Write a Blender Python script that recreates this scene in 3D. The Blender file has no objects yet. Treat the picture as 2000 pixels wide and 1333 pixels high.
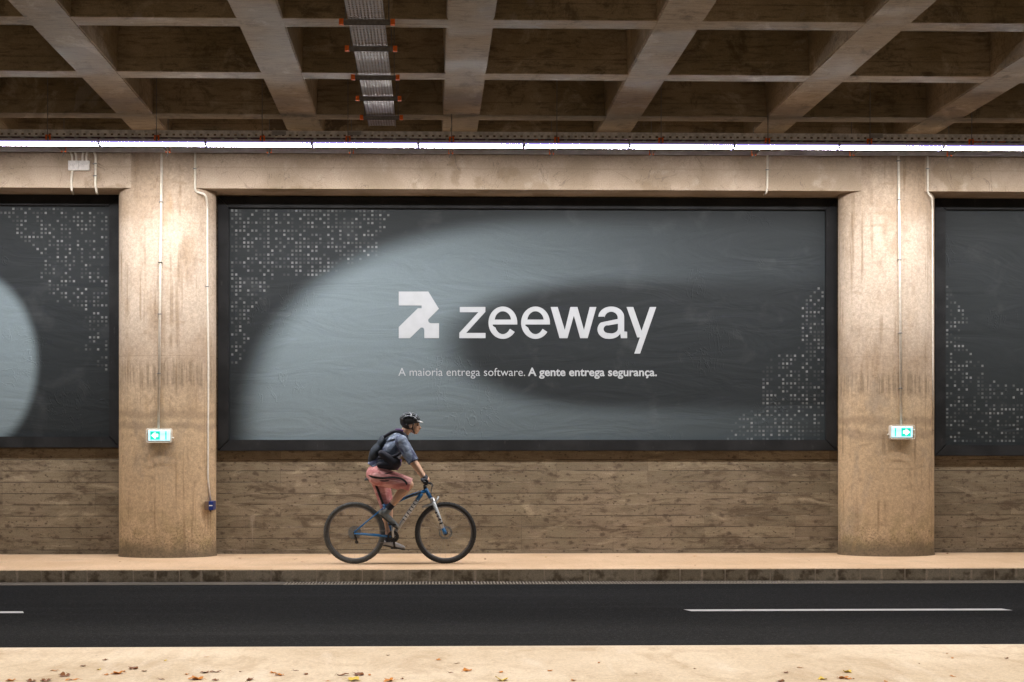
import bpy, bmesh, math, random
from mathutils import Vector, Matrix, Quaternion
from mathutils.bvhtree import BVHTree
random.seed(7)
SC = bpy.context.scene
COL = SC.collection
PI = math.pi

# ------------------------------------------------------------------ camera, world, sun, exposure
TH = math.atan(.0255)
CAM_Y, CAM_Z, FPX = -19.9, 1.607, 3000.0
cd = bpy.data.cameras.new('camera'); cam = bpy.data.objects.new('camera', cd); COL.objects.link(cam)
cam.location = (0, CAM_Y, CAM_Z); cam.rotation_euler = (PI/2, 0, -TH)
cd.sensor_width = 36; cd.lens = 36*FPX/2000; cd.shift_x = (1000-916)/2000; cd.shift_y = (860-666.5)/2000
cd.clip_end = 4000
SC.camera = cam

SUN_EL, SUN_AZ = math.radians(57), math.radians(186)      # behind the camera, over the open side of the underpass
w = bpy.data.worlds.new('World'); SC.world = w; w.use_nodes = True
wn = w.node_tree; bg = wn.nodes['Background']
sky = wn.nodes.new('ShaderNodeTexSky'); sky.sky_type = 'NISHITA'; sky.sun_disc = False
sky.sun_elevation = SUN_EL; sky.sun_rotation = SUN_AZ
sky.air_density = 1.0; sky.dust_density = 5.0; sky.ozone_density = .6
wn.links.new(sky.outputs[0], bg.inputs[0]); bg.inputs[1].default_value = .05

sl = bpy.data.lights.new('sun', 'SUN'); so = bpy.data.objects.new('sun', sl); COL.objects.link(so)
sl.energy = 4.0; sl.angle = math.radians(10); sl.color = (1, .90, .77)
sd = Vector((math.sin(SUN_AZ)*math.cos(SUN_EL), math.cos(SUN_AZ)*math.cos(SUN_EL), math.sin(SUN_EL)))
so.rotation_euler = sd.to_track_quat('Z', 'Y').to_euler()

vs = SC.view_settings
vs.view_transform = 'Standard'; vs.look = 'None'; vs.gamma = 1; vs.use_curve_mapping = False; vs.exposure = 0.0
LAMP = 112.0                                               # radiance of the lit strip lamps

# ------------------------------------------------------------------ measuring helpers (photograph pixel -> point on a real plane)
FW = (math.sin(TH), math.cos(TH)); RT = (math.cos(TH), -math.sin(TH))
def at(u, v, y):
    a = (u-916)/FPX
    dx, dy = FW[0]+RT[0]*a, FW[1]+RT[1]*a
    t = (y-CAM_Y)/dy
    return Vector((t*dx, y, CAM_Z-(v-860)/FPX*t))
def gat(u, v, z):
    t = (CAM_Z-z)*FPX/(v-860); a = (u-916)/FPX
    return Vector((t*(FW[0]+RT[0]*a), t*(FW[1]+RT[1]*a)+CAM_Y, z))

# ------------------------------------------------------------------ object helpers
def tag(o, label=None, cat=None, group=None, kind=None):
    if label: o['label'] = label
    if cat: o['category'] = cat
    if group: o['group'] = group
    if kind: o['kind'] = kind
    return o
def thing(name, label, cat, loc=(0, 0, 0), group=None):
    o = bpy.data.objects.new(name, None); COL.objects.link(o); o.location = loc; o.empty_display_size = .1
    return tag(o, label, cat, group)
def link_mesh(name, me, mats, parent=None, smooth=False):
    o = bpy.data.objects.new(name, me); COL.objects.link(o)
    for m in (mats if isinstance(mats, (list, tuple)) else [mats]): me.materials.append(m)
    if smooth:
        for p in me.polygons: p.use_smooth = True
    if parent:
        o.parent = parent
        o.matrix_parent_inverse = Matrix.Translation(-wloc(parent))
    return o
def wloc(o):
    return o.location.copy() if not o.parent else Vector((0, 0, 0)) + o.location + wloc_par(o)
def wloc_par(o):
    return Vector((0, 0, 0)) if not o.parent else o.matrix_parent_inverse.translation + wloc(o.parent)
def obj(name, bm, mats, parent=None, smooth=False):
    me = bpy.data.meshes.new(name); bmesh.ops.recalc_face_normals(bm, faces=bm.faces); bm.to_mesh(me); bm.free()
    o = link_mesh(name, me, mats, None, smooth)
    if parent: setpar(o, parent)
    return o
def setpar(o, parent):
    o.parent = parent
    base = origin(parent)
    o.matrix_parent_inverse = Matrix.Translation(-base)
def origin(o):
    v = o.location.copy()
    if o.parent: v = v + o.matrix_parent_inverse.translation + origin(o.parent)
    return v
def copy_tree(o, parent=None):
    c = o.copy(); COL.objects.link(c)
    if parent: c.parent = parent; c.matrix_parent_inverse = o.matrix_parent_inverse.copy()
    for ch in list(o.children): copy_tree(ch, c)
    return c
def box(bm, x0, x1, y0, y1, z0, z1, bev=0, mi=0):
    vs_ = [bm.verts.new((x, y, z)) for x in (x0, x1) for y in (y0, y1) for z in (z0, z1)]
    F = [(0, 1, 3, 2), (4, 6, 7, 5), (0, 4, 5, 1), (2, 3, 7, 6), (0, 2, 6, 4), (1, 5, 7, 3)]
    fs = [bm.faces.new([vs_[i] for i in f]) for f in F]
    for f in fs: f.material_index = mi
    if bev:
        es = list({e for f in fs for e in f.edges})
        bmesh.ops.bevel(bm, geom=es, offset=bev, segments=2, affect='EDGES', profile=.6)
    return fs
def basis(d):
    d = d.normalized(); up = Vector((0, 0, 1)) if abs(d.z) < .9 else Vector((0, 1, 0))
    a = d.cross(up).normalized(); return a, d.cross(a).normalized()
def tube(bm, pts, r, n=10, cap=True, closed=False):
    pts = [Vector(p) for p in pts]; rs = r if isinstance(r, (list, tuple)) else [r]*len(pts)
    rings = []; N = len(pts); a0 = None
    for i, p in enumerate(pts):
        d = (pts[(i+1) % N]-pts[i-1]) if closed else (pts[min(i+1, N-1)]-pts[max(i-1, 0)])
        d.normalize()
        if a0 is None: a, b = basis(d)
        else:
            a = (a0-d*a0.dot(d)).normalized(); b = d.cross(a)
        a0 = a
        rings.append([bm.verts.new(p+a*math.cos(t)*rs[i]+b*math.sin(t)*rs[i]) for t in [2*PI*k/n for k in range(n)]])
    for i in range(N if closed else N-1):
        A, B = rings[i], rings[(i+1) % N]
        for k in range(n): bm.faces.new((A[k], A[(k+1) % n], B[(k+1) % n], B[k]))
    if cap and not closed:
        bm.faces.new(rings[0][::-1]); bm.faces.new(rings[-1])
def fillet(pts, rad=.05, n=5):
    pts = [Vector(p) for p in pts]; out = [pts[0]]
    for i in range(1, len(pts)-1):
        a, b, c = pts[i-1], pts[i], pts[i+1]
        r = min(rad, (a-b).length*.45, (c-b).length*.45)
        p, q = b+(a-b).normalized()*r, b+(c-b).normalized()*r
        for k in range(n+1):
            t = k/n; out.append(p.lerp(b, t).lerp(b.lerp(q, t), t))
    out.append(pts[-1]); return out
def prism(bm, poly, y0, y1, mi=0):
    """polygon in x,z extruded along y"""
    A = [bm.verts.new((p[0], y0, p[1])) for p in poly]; B = [bm.verts.new((p[0], y1, p[1])) for p in poly]
    n = len(poly)
    fs = [bm.faces.new(A), bm.faces.new(B[::-1])]
    for i in range(n): fs.append(bm.faces.new((A[i], B[i], B[(i+1) % n], A[(i+1) % n])))
    for f in fs: f.material_index = mi
    return fs
def sheet(bm, x0, x1, y0, y1, z, nx=1, ny=1, fn=None):
    g = [[bm.verts.new((x0+(x1-x0)*i/nx, y0+(y1-y0)*j/ny, z+(fn(x0+(x1-x0)*i/nx, y0+(y1-y0)*j/ny) if fn else 0))) for i in range(nx+1)] for j in range(ny+1)]
    for j in range(ny):
        for i in range(nx): bm.faces.new((g[j][i], g[j][i+1], g[j+1][i+1], g[j+1][i]))
def capsule(bm, p0, p1, r0, r1, n=14, flat0=False, flat1=False, sq=1.0):
    p0, p1 = Vector(p0), Vector(p1); d = (p1-p0).normalized(); a, b = basis(d)
    rings = []
    if flat0: rings += [(p0, .001), (p0, r0)]
    else: rings += [(p0-d*r0*math.cos(t), r0*math.sin(t)) for t in (.12, .5, .9, 1.3)]
    for k in range(0, 5):
        t = k/4; rings.append((p0.lerp(p1, t), r0+(r1-r0)*t))
    if flat1: rings += [(p1, r1*.999), (p1, .001)]
    else: rings += [(p1+d*r1*math.cos(t), r1*math.sin(t)) for t in (1.3, .9, .5, .12)]
    R = [[bm.verts.new(c+a*math.cos(2*PI*k/n)*r*sq+b*math.sin(2*PI*k/n)*r) for k in range(n)] for c, r in rings]
    for A, B in zip(R, R[1:]):
        for k in range(n): bm.faces.new((A[k], A[(k+1) % n], B[(k+1) % n], B[k]))
    bm.faces.new(R[0][::-1]); bm.faces.new(R[-1])
def ellipsoid(bm, c, r, rot=0, n=16):
    m = Matrix.Translation(Vector(c)) @ Matrix.Rotation(rot, 4, 'Y') @ Matrix.Diagonal((r[0], r[1], r[2], 1))
    bmesh.ops.create_uvsphere(bm, u_segments=n, v_segments=n-4, radius=1, matrix=m)
def fuse(name, bm, voxel, smooth, mats, parent):
    """one continuous surface out of overlapping limbs"""
    me = bpy.data.meshes.new('raw'); bmesh.ops.recalc_face_normals(bm, faces=bm.faces); bm.to_mesh(me); bm.free()
    t = bpy.data.objects.new('raw', me); COL.objects.link(t)
    m = t.modifiers.new('r', 'REMESH'); m.mode = 'VOXEL'; m.voxel_size = voxel
    s = t.modifiers.new('s', 'SMOOTH'); s.factor = .5; s.iterations = smooth
    dg = bpy.context.evaluated_depsgraph_get(); dg.update()
    new = bpy.data.meshes.new_from_object(t.evaluated_get(dg)); new.name = name
    bpy.data.objects.remove(t); bpy.data.meshes.remove(me)
    new.materials.clear()
    o = link_mesh(name, new, mats, None, True)
    if parent: setpar(o, parent)
    return o

# ------------------------------------------------------------------ node helpers
class E:
    """a socket with arithmetic"""
    def __init__(s, nt, v): s.nt, s.v = nt, v
    def op(s, o, b=None, c=None):
        n = s.nt.nodes.new('ShaderNodeMath'); n.operation = o
        for i, x in enumerate((s, b, c)):
            if x is None: continue
            if isinstance(x, E): s.nt.links.new(x.v, n.inputs[i])
            else: n.inputs[i].default_value = x
        return E(s.nt, n.outputs[0])
    def __add__(s, b): return s.op('ADD', b)
    def __sub__(s, b): return s.op('SUBTRACT', b)
    def __mul__(s, b): return s.op('MULTIPLY', b)
    def __truediv__(s, b): return s.op('DIVIDE', b)
    def pw(s, b): return s.op('POWER', b)
    def ab(s): return s.op('ABSOLUTE')
    def fl(s): return s.op('FLOOR')
    def fr(s): return s.op('FRACT')
    def mx(s, b): return s.op('MAXIMUM', b)
    def mn(s, b): return s.op('MINIMUM', b)
    def lt(s, b): return s.op('LESS_THAN', b)
    def gt(s, b): return s.op('GREATER_THAN', b)
    def step(s, a, b, lo=0., hi=1., smooth=True):
        n = s.nt.nodes.new('ShaderNodeMapRange'); n.interpolation_type = 'SMOOTHSTEP' if smooth else 'LINEAR'
        s.nt.links.new(s.v, n.inputs[0])
        for i, x in zip((1, 2, 3, 4), (a, b, lo, hi)): n.inputs[i].default_value = x
        return E(s.nt, n.outputs[0])
class M:
    def __init__(s, name):
        s.m = bpy.data.materials.new(name); s.m.use_nodes = True; s.nt = s.m.node_tree
        s.b = s.nt.nodes['Principled BSDF']; s.out = s.nt.nodes['Material Output']
        tc = s.nt.nodes.new('ShaderNodeTexCoord'); s.co = tc.outputs['Object']
        x = s.nt.nodes.new('ShaderNodeSeparateXYZ'); s.nt.links.new(s.co, x.inputs[0])
        s.x, s.y, s.z = [E(s.nt, o) for o in x.outputs]
    def vec(s, x=None, y=None, z=None):
        n = s.nt.nodes.new('ShaderNodeCombineXYZ')
        for i, q in enumerate((x, y, z)):
            if isinstance(q, E): s.nt.links.new(q.v, n.inputs[i])
            elif q is not None: n.inputs[i].default_value = q
        return n.outputs[0]
    def noise(s, scale, detail=4, st=(1, 1, 1), rough=.55, dist=0, off=0):
        mp = s.nt.nodes.new('ShaderNodeMapping'); mp.inputs['Scale'].default_value = st; mp.inputs['Location'].default_value = (off, off*1.7, off*.6)
        s.nt.links.new(s.co, mp.inputs[0])
        n = s.nt.nodes.new('ShaderNodeTexNoise'); n.inputs['Scale'].default_value = scale; n.inputs['Detail'].default_value = detail
        n.inputs['Roughness'].default_value = rough; n.inputs['Distortion'].default_value = dist
        s.nt.links.new(mp.outputs[0], n.inputs['Vector']); return E(s.nt, n.outputs[0])
    def white(s, v):
        n = s.nt.nodes.new('ShaderNodeTexWhiteNoise'); n.noise_dimensions = '3D'; s.nt.links.new(v, n.inputs['Vector']); return E(s.nt, n.outputs['Value'])
    def voro(s, scale, st=(1, 1, 1), rnd=1):
        mp = s.nt.nodes.new('ShaderNodeMapping'); mp.inputs['Scale'].default_value = st; s.nt.links.new(s.co, mp.inputs[0])
        n = s.nt.nodes.new('ShaderNodeTexVoronoi'); n.inputs['Scale'].default_value = scale; n.inputs['Randomness'].default_value = rnd
        s.nt.links.new(mp.outputs[0], n.inputs['Vector']); return E(s.nt, n.outputs['Distance']), n.outputs['Color']
    def voro2(s, scale, sx=1., sz=1.):
        n = s.nt.nodes.new('ShaderNodeTexVoronoi'); n.voronoi_dimensions = '2D'; n.inputs['Scale'].default_value = scale
        s.nt.links.new(s.vec(s.x*sx, s.z*sz, 0.), n.inputs['Vector']); return E(s.nt, n.outputs['Distance']), n.outputs['Color']
    def mix(s, f, a, b):
        n = s.nt.nodes.new('ShaderNodeMix'); n.data_type = 'RGBA'; n.clamp_factor = True
        if isinstance(f, E): s.nt.links.new(f.v, n.inputs[0])
        else: n.inputs[0].default_value = f
        for i, c in ((6, a), (7, b)):
            if isinstance(c, tuple): n.inputs[i].default_value = c+((1,) if len(c) == 3 else ())
            else: s.nt.links.new(c, n.inputs[i])
        return n.outputs[2]
    def scale(s, c, f):
        n = s.nt.nodes.new('ShaderNodeVectorMath'); n.operation = 'SCALE'
        if isinstance(c, tuple): n.inputs[0].default_value = c[:3]
        else: s.nt.links.new(c, n.inputs[0])
        if isinstance(f, E): s.nt.links.new(f.v, n.inputs['Scale'])
        else: n.inputs['Scale'].default_value = f
        return n.outputs[0]
    def base(s, c):
        if isinstance(c, tuple): s.b.inputs['Base Color'].default_value = c+(1,)
        else: s.nt.links.new(c, s.b.inputs['Base Color'])
    def rough(s, r):
        if isinstance(r, E): s.nt.links.new(r.v, s.b.inputs['Roughness'])
        else: s.b.inputs['Roughness'].default_value = r
    def bump(s, h, st=.3, d=.01):
        n = s.nt.nodes.new('ShaderNodeBump'); n.inputs['Strength'].default_value = st; n.inputs['Distance'].default_value = d
        s.nt.links.new(h.v, n.inputs['Height']); s.nt.links.new(n.outputs[0], s.b.inputs['Normal'])
    def set(s, **k):
        for a, v in k.items(): s.b.inputs[a.replace('_', ' ')].default_value = v
        return s
def plain(name, c, r=.6, metal=0, var=.12, sc=30, bump=0, spec=None):
    m = M(name); n = m.noise(sc, 3)
    m.base(m.scale(c, n.step(.25, .75, 1-var, 1+var))); m.rough(r); m.set(Metallic=metal)
    if spec is not None: m.b.inputs['Specular IOR Level'].default_value = spec
    if bump: m.bump(n, bump, .003)
    return m.m
def emit(name, c, s):
    m = M(name); m.base(tuple(min(x, .8) for x in c)); m.b.inputs['Emission Color'].default_value = c+(1,); m.b.inputs['Emission Strength'].default_value = s; return m.m

# ---- concrete of the pillars
def mat_pillar():
    m = M('pillar_concrete')
    big = m.noise(1.3, 5, off=3); streak = m.noise(7, 5, (1, 1, .12), .65); fine = m.noise(60, 3); ln = m.noise(26, 3, (1, 1, .04), .6, off=5)
    c = m.mix(big.step(.35, .68), (.345, .255, .175), (.455, .355, .262))
    c = m.mix(streak.step(.52, .78)*.7, c, (.22, .135, .065))
    low = (m.z+(m.noise(1.8, 4, off=17)-.5)*.5).step(2.75, 1.7)
    c = m.mix(low*.75, c, (.56, .40, .235))  # ochre lower zone, also lightened to even out the lamp falloff
    mott = m.noise(11, 6, (1, 1, .5), .72, .5, off=37).step(.54, .70)
    c = m.mix(mott*.5, c, (.22, .14, .075))
    pale = (m.z+(m.noise(1.6, 5, off=27)-.5)*.7).step(2.6, 3.2)*(m.z+(m.noise(1.6, 5, off=27)-.5)*.5).step(4.6, 4.2)
    gp = m.noise(2.0, 6, (1, 1, .45), .7, .5, off=131).step(.50, .66); c = m.mix(gp*.5, c, (.30, .245, .185))
    c = m.mix(pale*m.noise(3, 5, (1, 1, .4), off=31).step(.32, .55)*.7, c, (.54, .45, .36))
    # casting lifts: broad rough bands at fixed heights
    wz = m.z+m.x.gt(0.)*.10+(m.noise(2.2, 3, off=9)-.5)*.22
    band = wz.step(2.22, 2.34)*wz.step(2.62, 2.50)
    band2 = wz.step(1.86, 1.93)*wz.step(2.02, 1.96)
    band3 = wz.step(1.72, 1.76)*wz.step(1.86, 1.80)
    c = m.mix(band*ln.step(.42, .62)*.75, c, (.22, .16, .10))
    c = m.mix(band2*.6, c, (.30, .21, .13))
    c = m.mix(band3*.5, c, (.28, .2, .13))
    seam = m.noise(3, 2, off=2)
    c = m.mix((m.z-2.66).ab().lt(.006)*.35, c, (.25, .18, .12))
    spk, _ = m.voro2(30)
    c = m.mix(spk.lt(.20)*fine.step(.45, .6)*m.noise(2, 3, off=71).step(.45, .62)*.4, c, (.12, .08, .045))
    # splash dirt on the foot
    d = m.z.step(1.0, .25)*m.noise(5, 6, off=1).step(.40, .62)
    c = m.mix(d*.65, c, (.30, .235, .11))
    d2 = (m.z+(m.noise(3, 3, off=81)-.5)*.5).step(.95, .15)*m.noise(38, 7, off=4, rough=.8).step(.47, .60)
    c = m.mix(d2*.72, c, (.10, .072, .035))
    run = m.noise(15, 4, (1, 1, .03), .6, off=91).step(.56, .66)*m.noise(1.5, 3, off=95).step(.42, .56)
    c = m.mix(run*.6, c, (.21, .135, .07))
    hz = m.noise(6, 5, (.25, 1, 1.6), .6, off=99).step(.60, .70)
    c = m.mix(hz*.35, c, (.26, .18, .105))
    d3 = (m.z+(m.noise(3, 4)-.5)*.3).step(.42, .20)
    c = m.mix(d3*.8, c, (.12, .09, .055))
    rust = m.noise(2.4, 6, (1, 1, .35), dist=.6, off=11).step(.64, .72)
    c = m.mix(rust*.45, c, (.36, .22, .09))
    m.base(m.scale(c, fine.step(.25, .75, .84, 1.13)*m.noise(24, 3, off=6).step(.3, .7, .88, 1.1))); m.rough(.72)
    m.bump(fine*.4+streak+ln*band*2, .35, .006)
    return m.m
def mat_lintel():
    m = M('lintel_concrete')
    big = m.noise(1.1, 6, off=6, dist=.3); fine = m.noise(70, 3); bl = m.noise(4.5, 6, off=2)
    c = m.mix(big.step(.38, .64), (.335, .255, .178), (.465, .365, .275))
    c = m.mix(bl.step(.56, .70)*.6, c, (.50, .41, .32))
    c = m.mix(m.noise(2.0, 5, off=14).step(.58, .64)*.45, c, (.20, .135, .07))
    st = (m.z+(m.noise(9, 3)-.5)*.03-5.02).ab().lt(.01)
    c = m.mix(st*.25, c, (.24, .18, .12))
    top = (m.z+(m.noise(6, 5, off=8)-.5)*.25).step(5.0, 5.2)*m.noise(30, 4).step(.4, .6)
    c = m.mix(top*.4, c, (.20, .16, .12))
    crk = (m.noise(1.6, 5, off=21, dist=1.2)-.5).ab().lt(.0035)
    c = m.mix(crk*.5, c, (.16, .12, .09))
    m.base(m.scale(c, fine.step(.2, .8, .82, 1.14))); m.rough(.75); m.bump(fine+bl, .3, .004)
    return m.m
def mat_ceiling():
    m = M('ceiling_concrete')
    big = m.noise(.9, 6, off=4); fine = m.noise(75, 3); grain = m.noise(9, 5, (.5, 3, 3), .65); g2 = m.noise(10, 4, (1, .2, 1))
    c = m.mix(big.step(.35, .65), (.24, .18, .10), (.41, .315, .205))
    c = m.mix(grain.step(.46, .70)*.62, c, (.08, .05, .024))
    blt = m.noise(3.2, 7, (1, .8, 1), .75, .5, off=24).step(.52, .66); c = m.mix(blt*.7, c, (.08, .054, .026))
    wsh = m.noise(2.1, 6, (1, .7, 1), .7, .6, off=44).step(.54, .68); c = m.mix(wsh*.6, c, (.54, .44, .325))
    # formwork board joints across the beams
    yy = (m.y*1.22+m.x.fl()*.37).fr()
    ln = (yy-.5).ab().lt(.006)*m.noise(6, 3).step(.42, .5)
    c = m.mix(ln*.7, c, (.09, .065, .045))
    pat = m.noise(1.7, 6, off=19, dist=.5).step(.66, .70)
    c = m.mix(pat*.6, c, (.33, .28, .23))
    # lower edge lips of the coffer boards
    lip = (m.z-5.565).ab().lt(.006)
    c = m.mix(lip*.4, c, (.12, .085, .05))
    pits, _ = m.voro(34)
    c = m.mix(pits.lt(.10)*.6, c, (.07, .05, .03))
    m.base(m.scale(c, fine.step(.2, .8, .82, 1.15)))
    m.rough(big.step(.35, .65, .40, .66)); m.bump(fine*.5+grain, .35, .005)
    return m.m
def mat_boards():
    m = M('board_marked_concrete')
    H = .1455
    row = ((m.z-.045)/H).fl(); fz = ((m.z-.045)/H).fr()
    sh = m.white(m.vec(row, 3.3, 0.))
    bx = m.x/1.19+sh.gt(.55)*.62; colm = bx.fl(); fx = bx.fr()
    rid = m.white(m.vec(row, colm, 1.7)); rid2 = m.white(m.vec(row, colm, 7.1))
    grain = m.noise(4.5, 6, (.6, 1, 6), .68, .4); cloud = m.noise(1.5, 6, off=3); fine = m.noise(80, 3); blot = m.noise(6, 5, (.5, 1, 1.4), off=8)
    c = m.mix(rid, (.168, .134, .085), (.245, .197, .128))
    c = m.mix(grain.step(.44, .70)*.7, c, (.135, .092, .055))
    c = m.mix(cloud.step(.48, .64)*.5, c, (.25, .19, .13))
    c = m.mix(blot.step(.57, .70)*.6, c, (.125, .09, .052))
    lm = m.noise(1.6, 3, (1, 1, 5), off=5).step(.40, .52)
    jn = (fz-.5).ab().gt(.468); jdark = jn*lm
    c = m.mix(jdark*.88, c, (.04, .026, .016))
    jl = (fz-.5).ab().gt(.46)*rid2.gt(.5)
    c = m.mix(jl*(lm*-1+1)*.35, c, (.42, .34, .26))
    vj = (fx-.5).ab().gt(.4965)*m.noise(5, 3, off=15).step(.42, .52)
    c = m.mix(vj*.5, c, (.10, .07, .045))
    # knots
    for sc_, st_, rr, th in ((2.9, 1.5, .16, .45), (6.5, 1.6, .17, .62), (12., 1.3, .20, .80)):
        kd, kc = m.voro2(sc_, 1., st_); kn = m.white(kc)
        kd = kd+(m.noise(22, 4, off=sc_)-.5)*.26
        k = kd.step(rr, .02)*kn.gt(th)
        c = m.mix(k*.8, c, (.062, .040, .024))
    kd, kc = m.voro2(2.3, 1., 1.5); kn = m.white(kc)
    ring = (kd-.12).ab().lt(.014)*kn.lt(.14)
    c = m.mix(ring*.5, c, (.10, .07, .04))
    soot = m.noise(2.6, 7, (.55, 1, 2.2), .74, .8, off=41).step(.50, .66)
    c = m.mix(soot*.85, c, (.085, .058, .033))
    sm2 = m.noise(7, 7, (.7, 1, 1.5), .76, .6, off=45).step(.53, .66)
    c = m.mix(sm2*.72, c, (.075, .05, .028))
    strk = m.noise(3.2, 5, (.35, 1, 9), .7, .3, off=51).step(.62, .70)
    c = m.mix(strk*.85, c, (.055, .035, .02))
    pale = m.noise(3.0, 5, (.6, 1, 2.0), .6, .5, off=61).step(.58, .72)
    c = m.mix(pale*.75, c, (.37, .305, .205))
    drip = m.noise(5, 4, (1, 1, .06), off=12).step(.63, .70)*m.noise(1, 2, off=33).step(.5, .6)
    c = m.mix(drip*.45, c, (.42, .35, .27))
    pits, _ = m.voro2(36)
    c = m.mix(pits.lt(.16)*fine.step(.5, .6)*.8, c, (.04, .026, .016))
    m.base(m.scale(c, fine.step(.2, .8, .78, 1.2))); m.rough(.82)
    m.bump(rid2*1.2+grain*.8+fine*.25-jdark*1.6-k, .6, .008)
    return m.m
def mat_pave(name, a, b, dark):
    m = M(name)
    big = m.noise(.8, 6, off=2); br = m.noise(9, 4, (1, .18, 1), .6); fine = m.noise(120, 3); sp = m.noise(28, 4, off=7)
    c = m.mix(big.step(.35, .66), a, b)
    c = m.mix(br.step(.5, .75)*.3, c, dark)
    c = m.mix(sp.step(.62, .72)*.5, c, dark)
    s2, _ = m.voro(16); c = m.mix(s2.lt(.07)*m.noise(4, 3).gt(.5)*.7, c, tuple(x*.35 for x in dark))
    if name == 'near_pavement_concrete':
        mo = m.noise(3.2, 7, (1, .5, 1), .74, .6, off=25).step(.46, .66); c = m.mix(mo*.5, c, dark)
        di = m.noise(2.2, 5, (2.2, .35, 1), .65, .3, off=35).step(.55, .70); c = m.mix(di*.45, c, (.70, .62, .52))
        gr = m.noise(9, 7, rough=.85, off=45).step(.58, .70); c = m.mix(gr*.5, c, (.22, .15, .09))
        ed = (m.y+8.95+(m.noise(4, 5, off=55)-.5)*.12).step(-.14, -.06); c = m.mix(ed*.5, c, (.60, .53, .45))
    if name == 'pavement_concrete':
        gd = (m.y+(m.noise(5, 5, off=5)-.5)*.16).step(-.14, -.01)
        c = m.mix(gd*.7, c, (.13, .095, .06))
        wet = m.noise(1.3, 5, (1, 2, 1), off=15).step(.56, .68); c = m.mix(wet*.4, c, (.40, .30, .20))
    m.base(m.scale(c, fine.step(.2, .8, .86, 1.12)*m.noise(45, 3, off=9).step(.3, .7, .9, 1.08))); m.rough(.8); m.bump(fine+br*.6, .35, .005)
    return m.m
def mat_asphalt():
    m = M('asphalt')
    fine = m.noise(190, 2, rough=.8); agg, ac = m.voro(150); big = m.noise(.5, 5, (.25, 1, 1)); tr = m.noise(3, 4, (.05, 1, 1), off=3)
    c = m.mix(big.step(.35, .65), (.0060, .0065, .0073), (.0096, .0102, .0112))
    c = m.mix(tr.step(.5, .7)*.35, c, (.019, .0197, .021))
    wv = m.white(ac)
    c = m.mix(wv.gt(.94)*.5, c, (.07, .07, .07))
    gr = m.noise(24, 6, rough=.9, off=3)
    m.base(m.scale(c, fine.step(.25, .75, .6, 1.4)*gr.step(.34, .66, .45, 1.6))); m.rough(.9); m.b.inputs['Specular IOR Level'].default_value = .07
    m.bump(fine+agg*.6, .5, .004)
    return m.m
def mat_kerb():
    m = M('kerb_stone')
    sid = m.white(m.vec((m.x/.517).fl(), 2., 0.)); fine = m.noise(90, 3); bl = m.noise(7, 5, off=3)
    c = m.mix(sid, (.48, .39, .27), (.64, .54, .40))
    c = m.mix(bl.step(.50, .66)*.8, c, (.17, .12, .07))
    dr = m.noise(11, 4, (1, 1, .05), off=6).step(.60, .70)
    c = m.mix(dr*.6, c, (.36, .29, .2))
    jf = (m.x/.517).fr(); jp = ((jf-.5).ab()+(m.noise(25, 3, off=4)-.5)*.04).step(.455, .492)*m.white(m.vec((m.x/.517+.5).fl(), 9., 0.)).step(.15, .6)
    c = m.mix(jp*.9, c, (.78, .65, .50))
    stain = m.z.step(.06, .01)*m.noise(9, 4).step(.4, .6)
    c = m.mix(stain*.5, c, (.06, .045, .03))
    lip = (m.z+(m.noise(14, 4)-.5)*.03).step(.122, .134)
    c = m.mix(lip*.8, c, (.58, .43, .28))
    m.base(m.scale(c, fine.step(.2, .8, .78, 1.2))); m.rough(.85); m.bump(fine+bl, .4, .004)
    return m.m
def mat_frame():
    m = M('blackened_frame')
    st = m.noise(14, 5, (1, 1, .25), .7); fine = m.noise(120, 2); cl = m.noise(3, 4)
    c = m.mix(cl.step(.35, .65), (.012, .0125, .0135), (.022, .0228, .024))
    c = m.mix(st.step(.60, .78)*.4, c, (.12, .12, .12))
    m.base(m.scale(c, fine.step(.2, .8, .75, 1.25))); m.rough(.7); m.b.inputs['Specular IOR Level'].default_value = .2; m.bump(st, .25, .002)
    return m.m
def poster_surface(m, c):
    fine = m.noise(160, 2); cl = m.noise(2.2, 5, off=7, dist=.4)
    c = m.mix(cl.step(.55, .75)*.12, c, (.16, .17, .175))
    m.base(m.scale(c, fine.step(.2, .8, .9, 1.1))); m.rough(.62); m.b.inputs['Specular IOR Level'].default_value = .25
    wr = m.noise(1.5, 3, (.6, 1, 2.2), dist=1.3, off=4); wr2 = m.noise(4, 3, (1, 1, .5), dist=2.2, off=9)
    crease = ((wr2-.5).ab().step(.03, 0.)*m.noise(1.2, 2, off=5).step(.55, .68))
    m.bump(wr*.8+crease*.3, .42, .04)
ROWS_TL = [(400, 756), (425, 757), (450, 742), (462, 728), (496, 734), (502, 715), (518, 668), (535, 645), (541, 532), (572, 518), (588, 500), (610, 486), (645, 478), (665, 486), (690, 470), (712, 462)]
ROWS_BR = [(556, 1606), (580, 1577), (602, 1567), (673, 1567), (681, 1545), (697, 1507), (712, 1498), (744, 1483), (760, 1490), (790, 1490), (798, 1468), (820, 1437), (844, 1429), (859, 1420)]
ROWS_L = [(397.3, -60), (406.6, -10), (430.9, 24.3), (453.1, 30.4), (477.4, 54.7), (483.5, 68.9), (501.8, 97.2), (538.2, 83.0), (558.5, 97.2), (582.8, 105.3), (596.9, 141.8), (605.0, 164.0), (639.5, 166.1), (675.9, 164.0), (712.4, 178.2), (721.3, 202.5)]
ROWS_R = [(557.6, 1849.2), (580.7, 1863.0), (596.9, 1871.1), (621.2, 1887.3), (637.4, 1887.3), (659.7, 1873.1), (675.9, 1887.3), (698.2, 1903.5), (720.5, 1925.8), (744.8, 1933.9), (752.0, 1956.2), (754.9, 2029.0), (870.3, 2085.8)]
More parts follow.
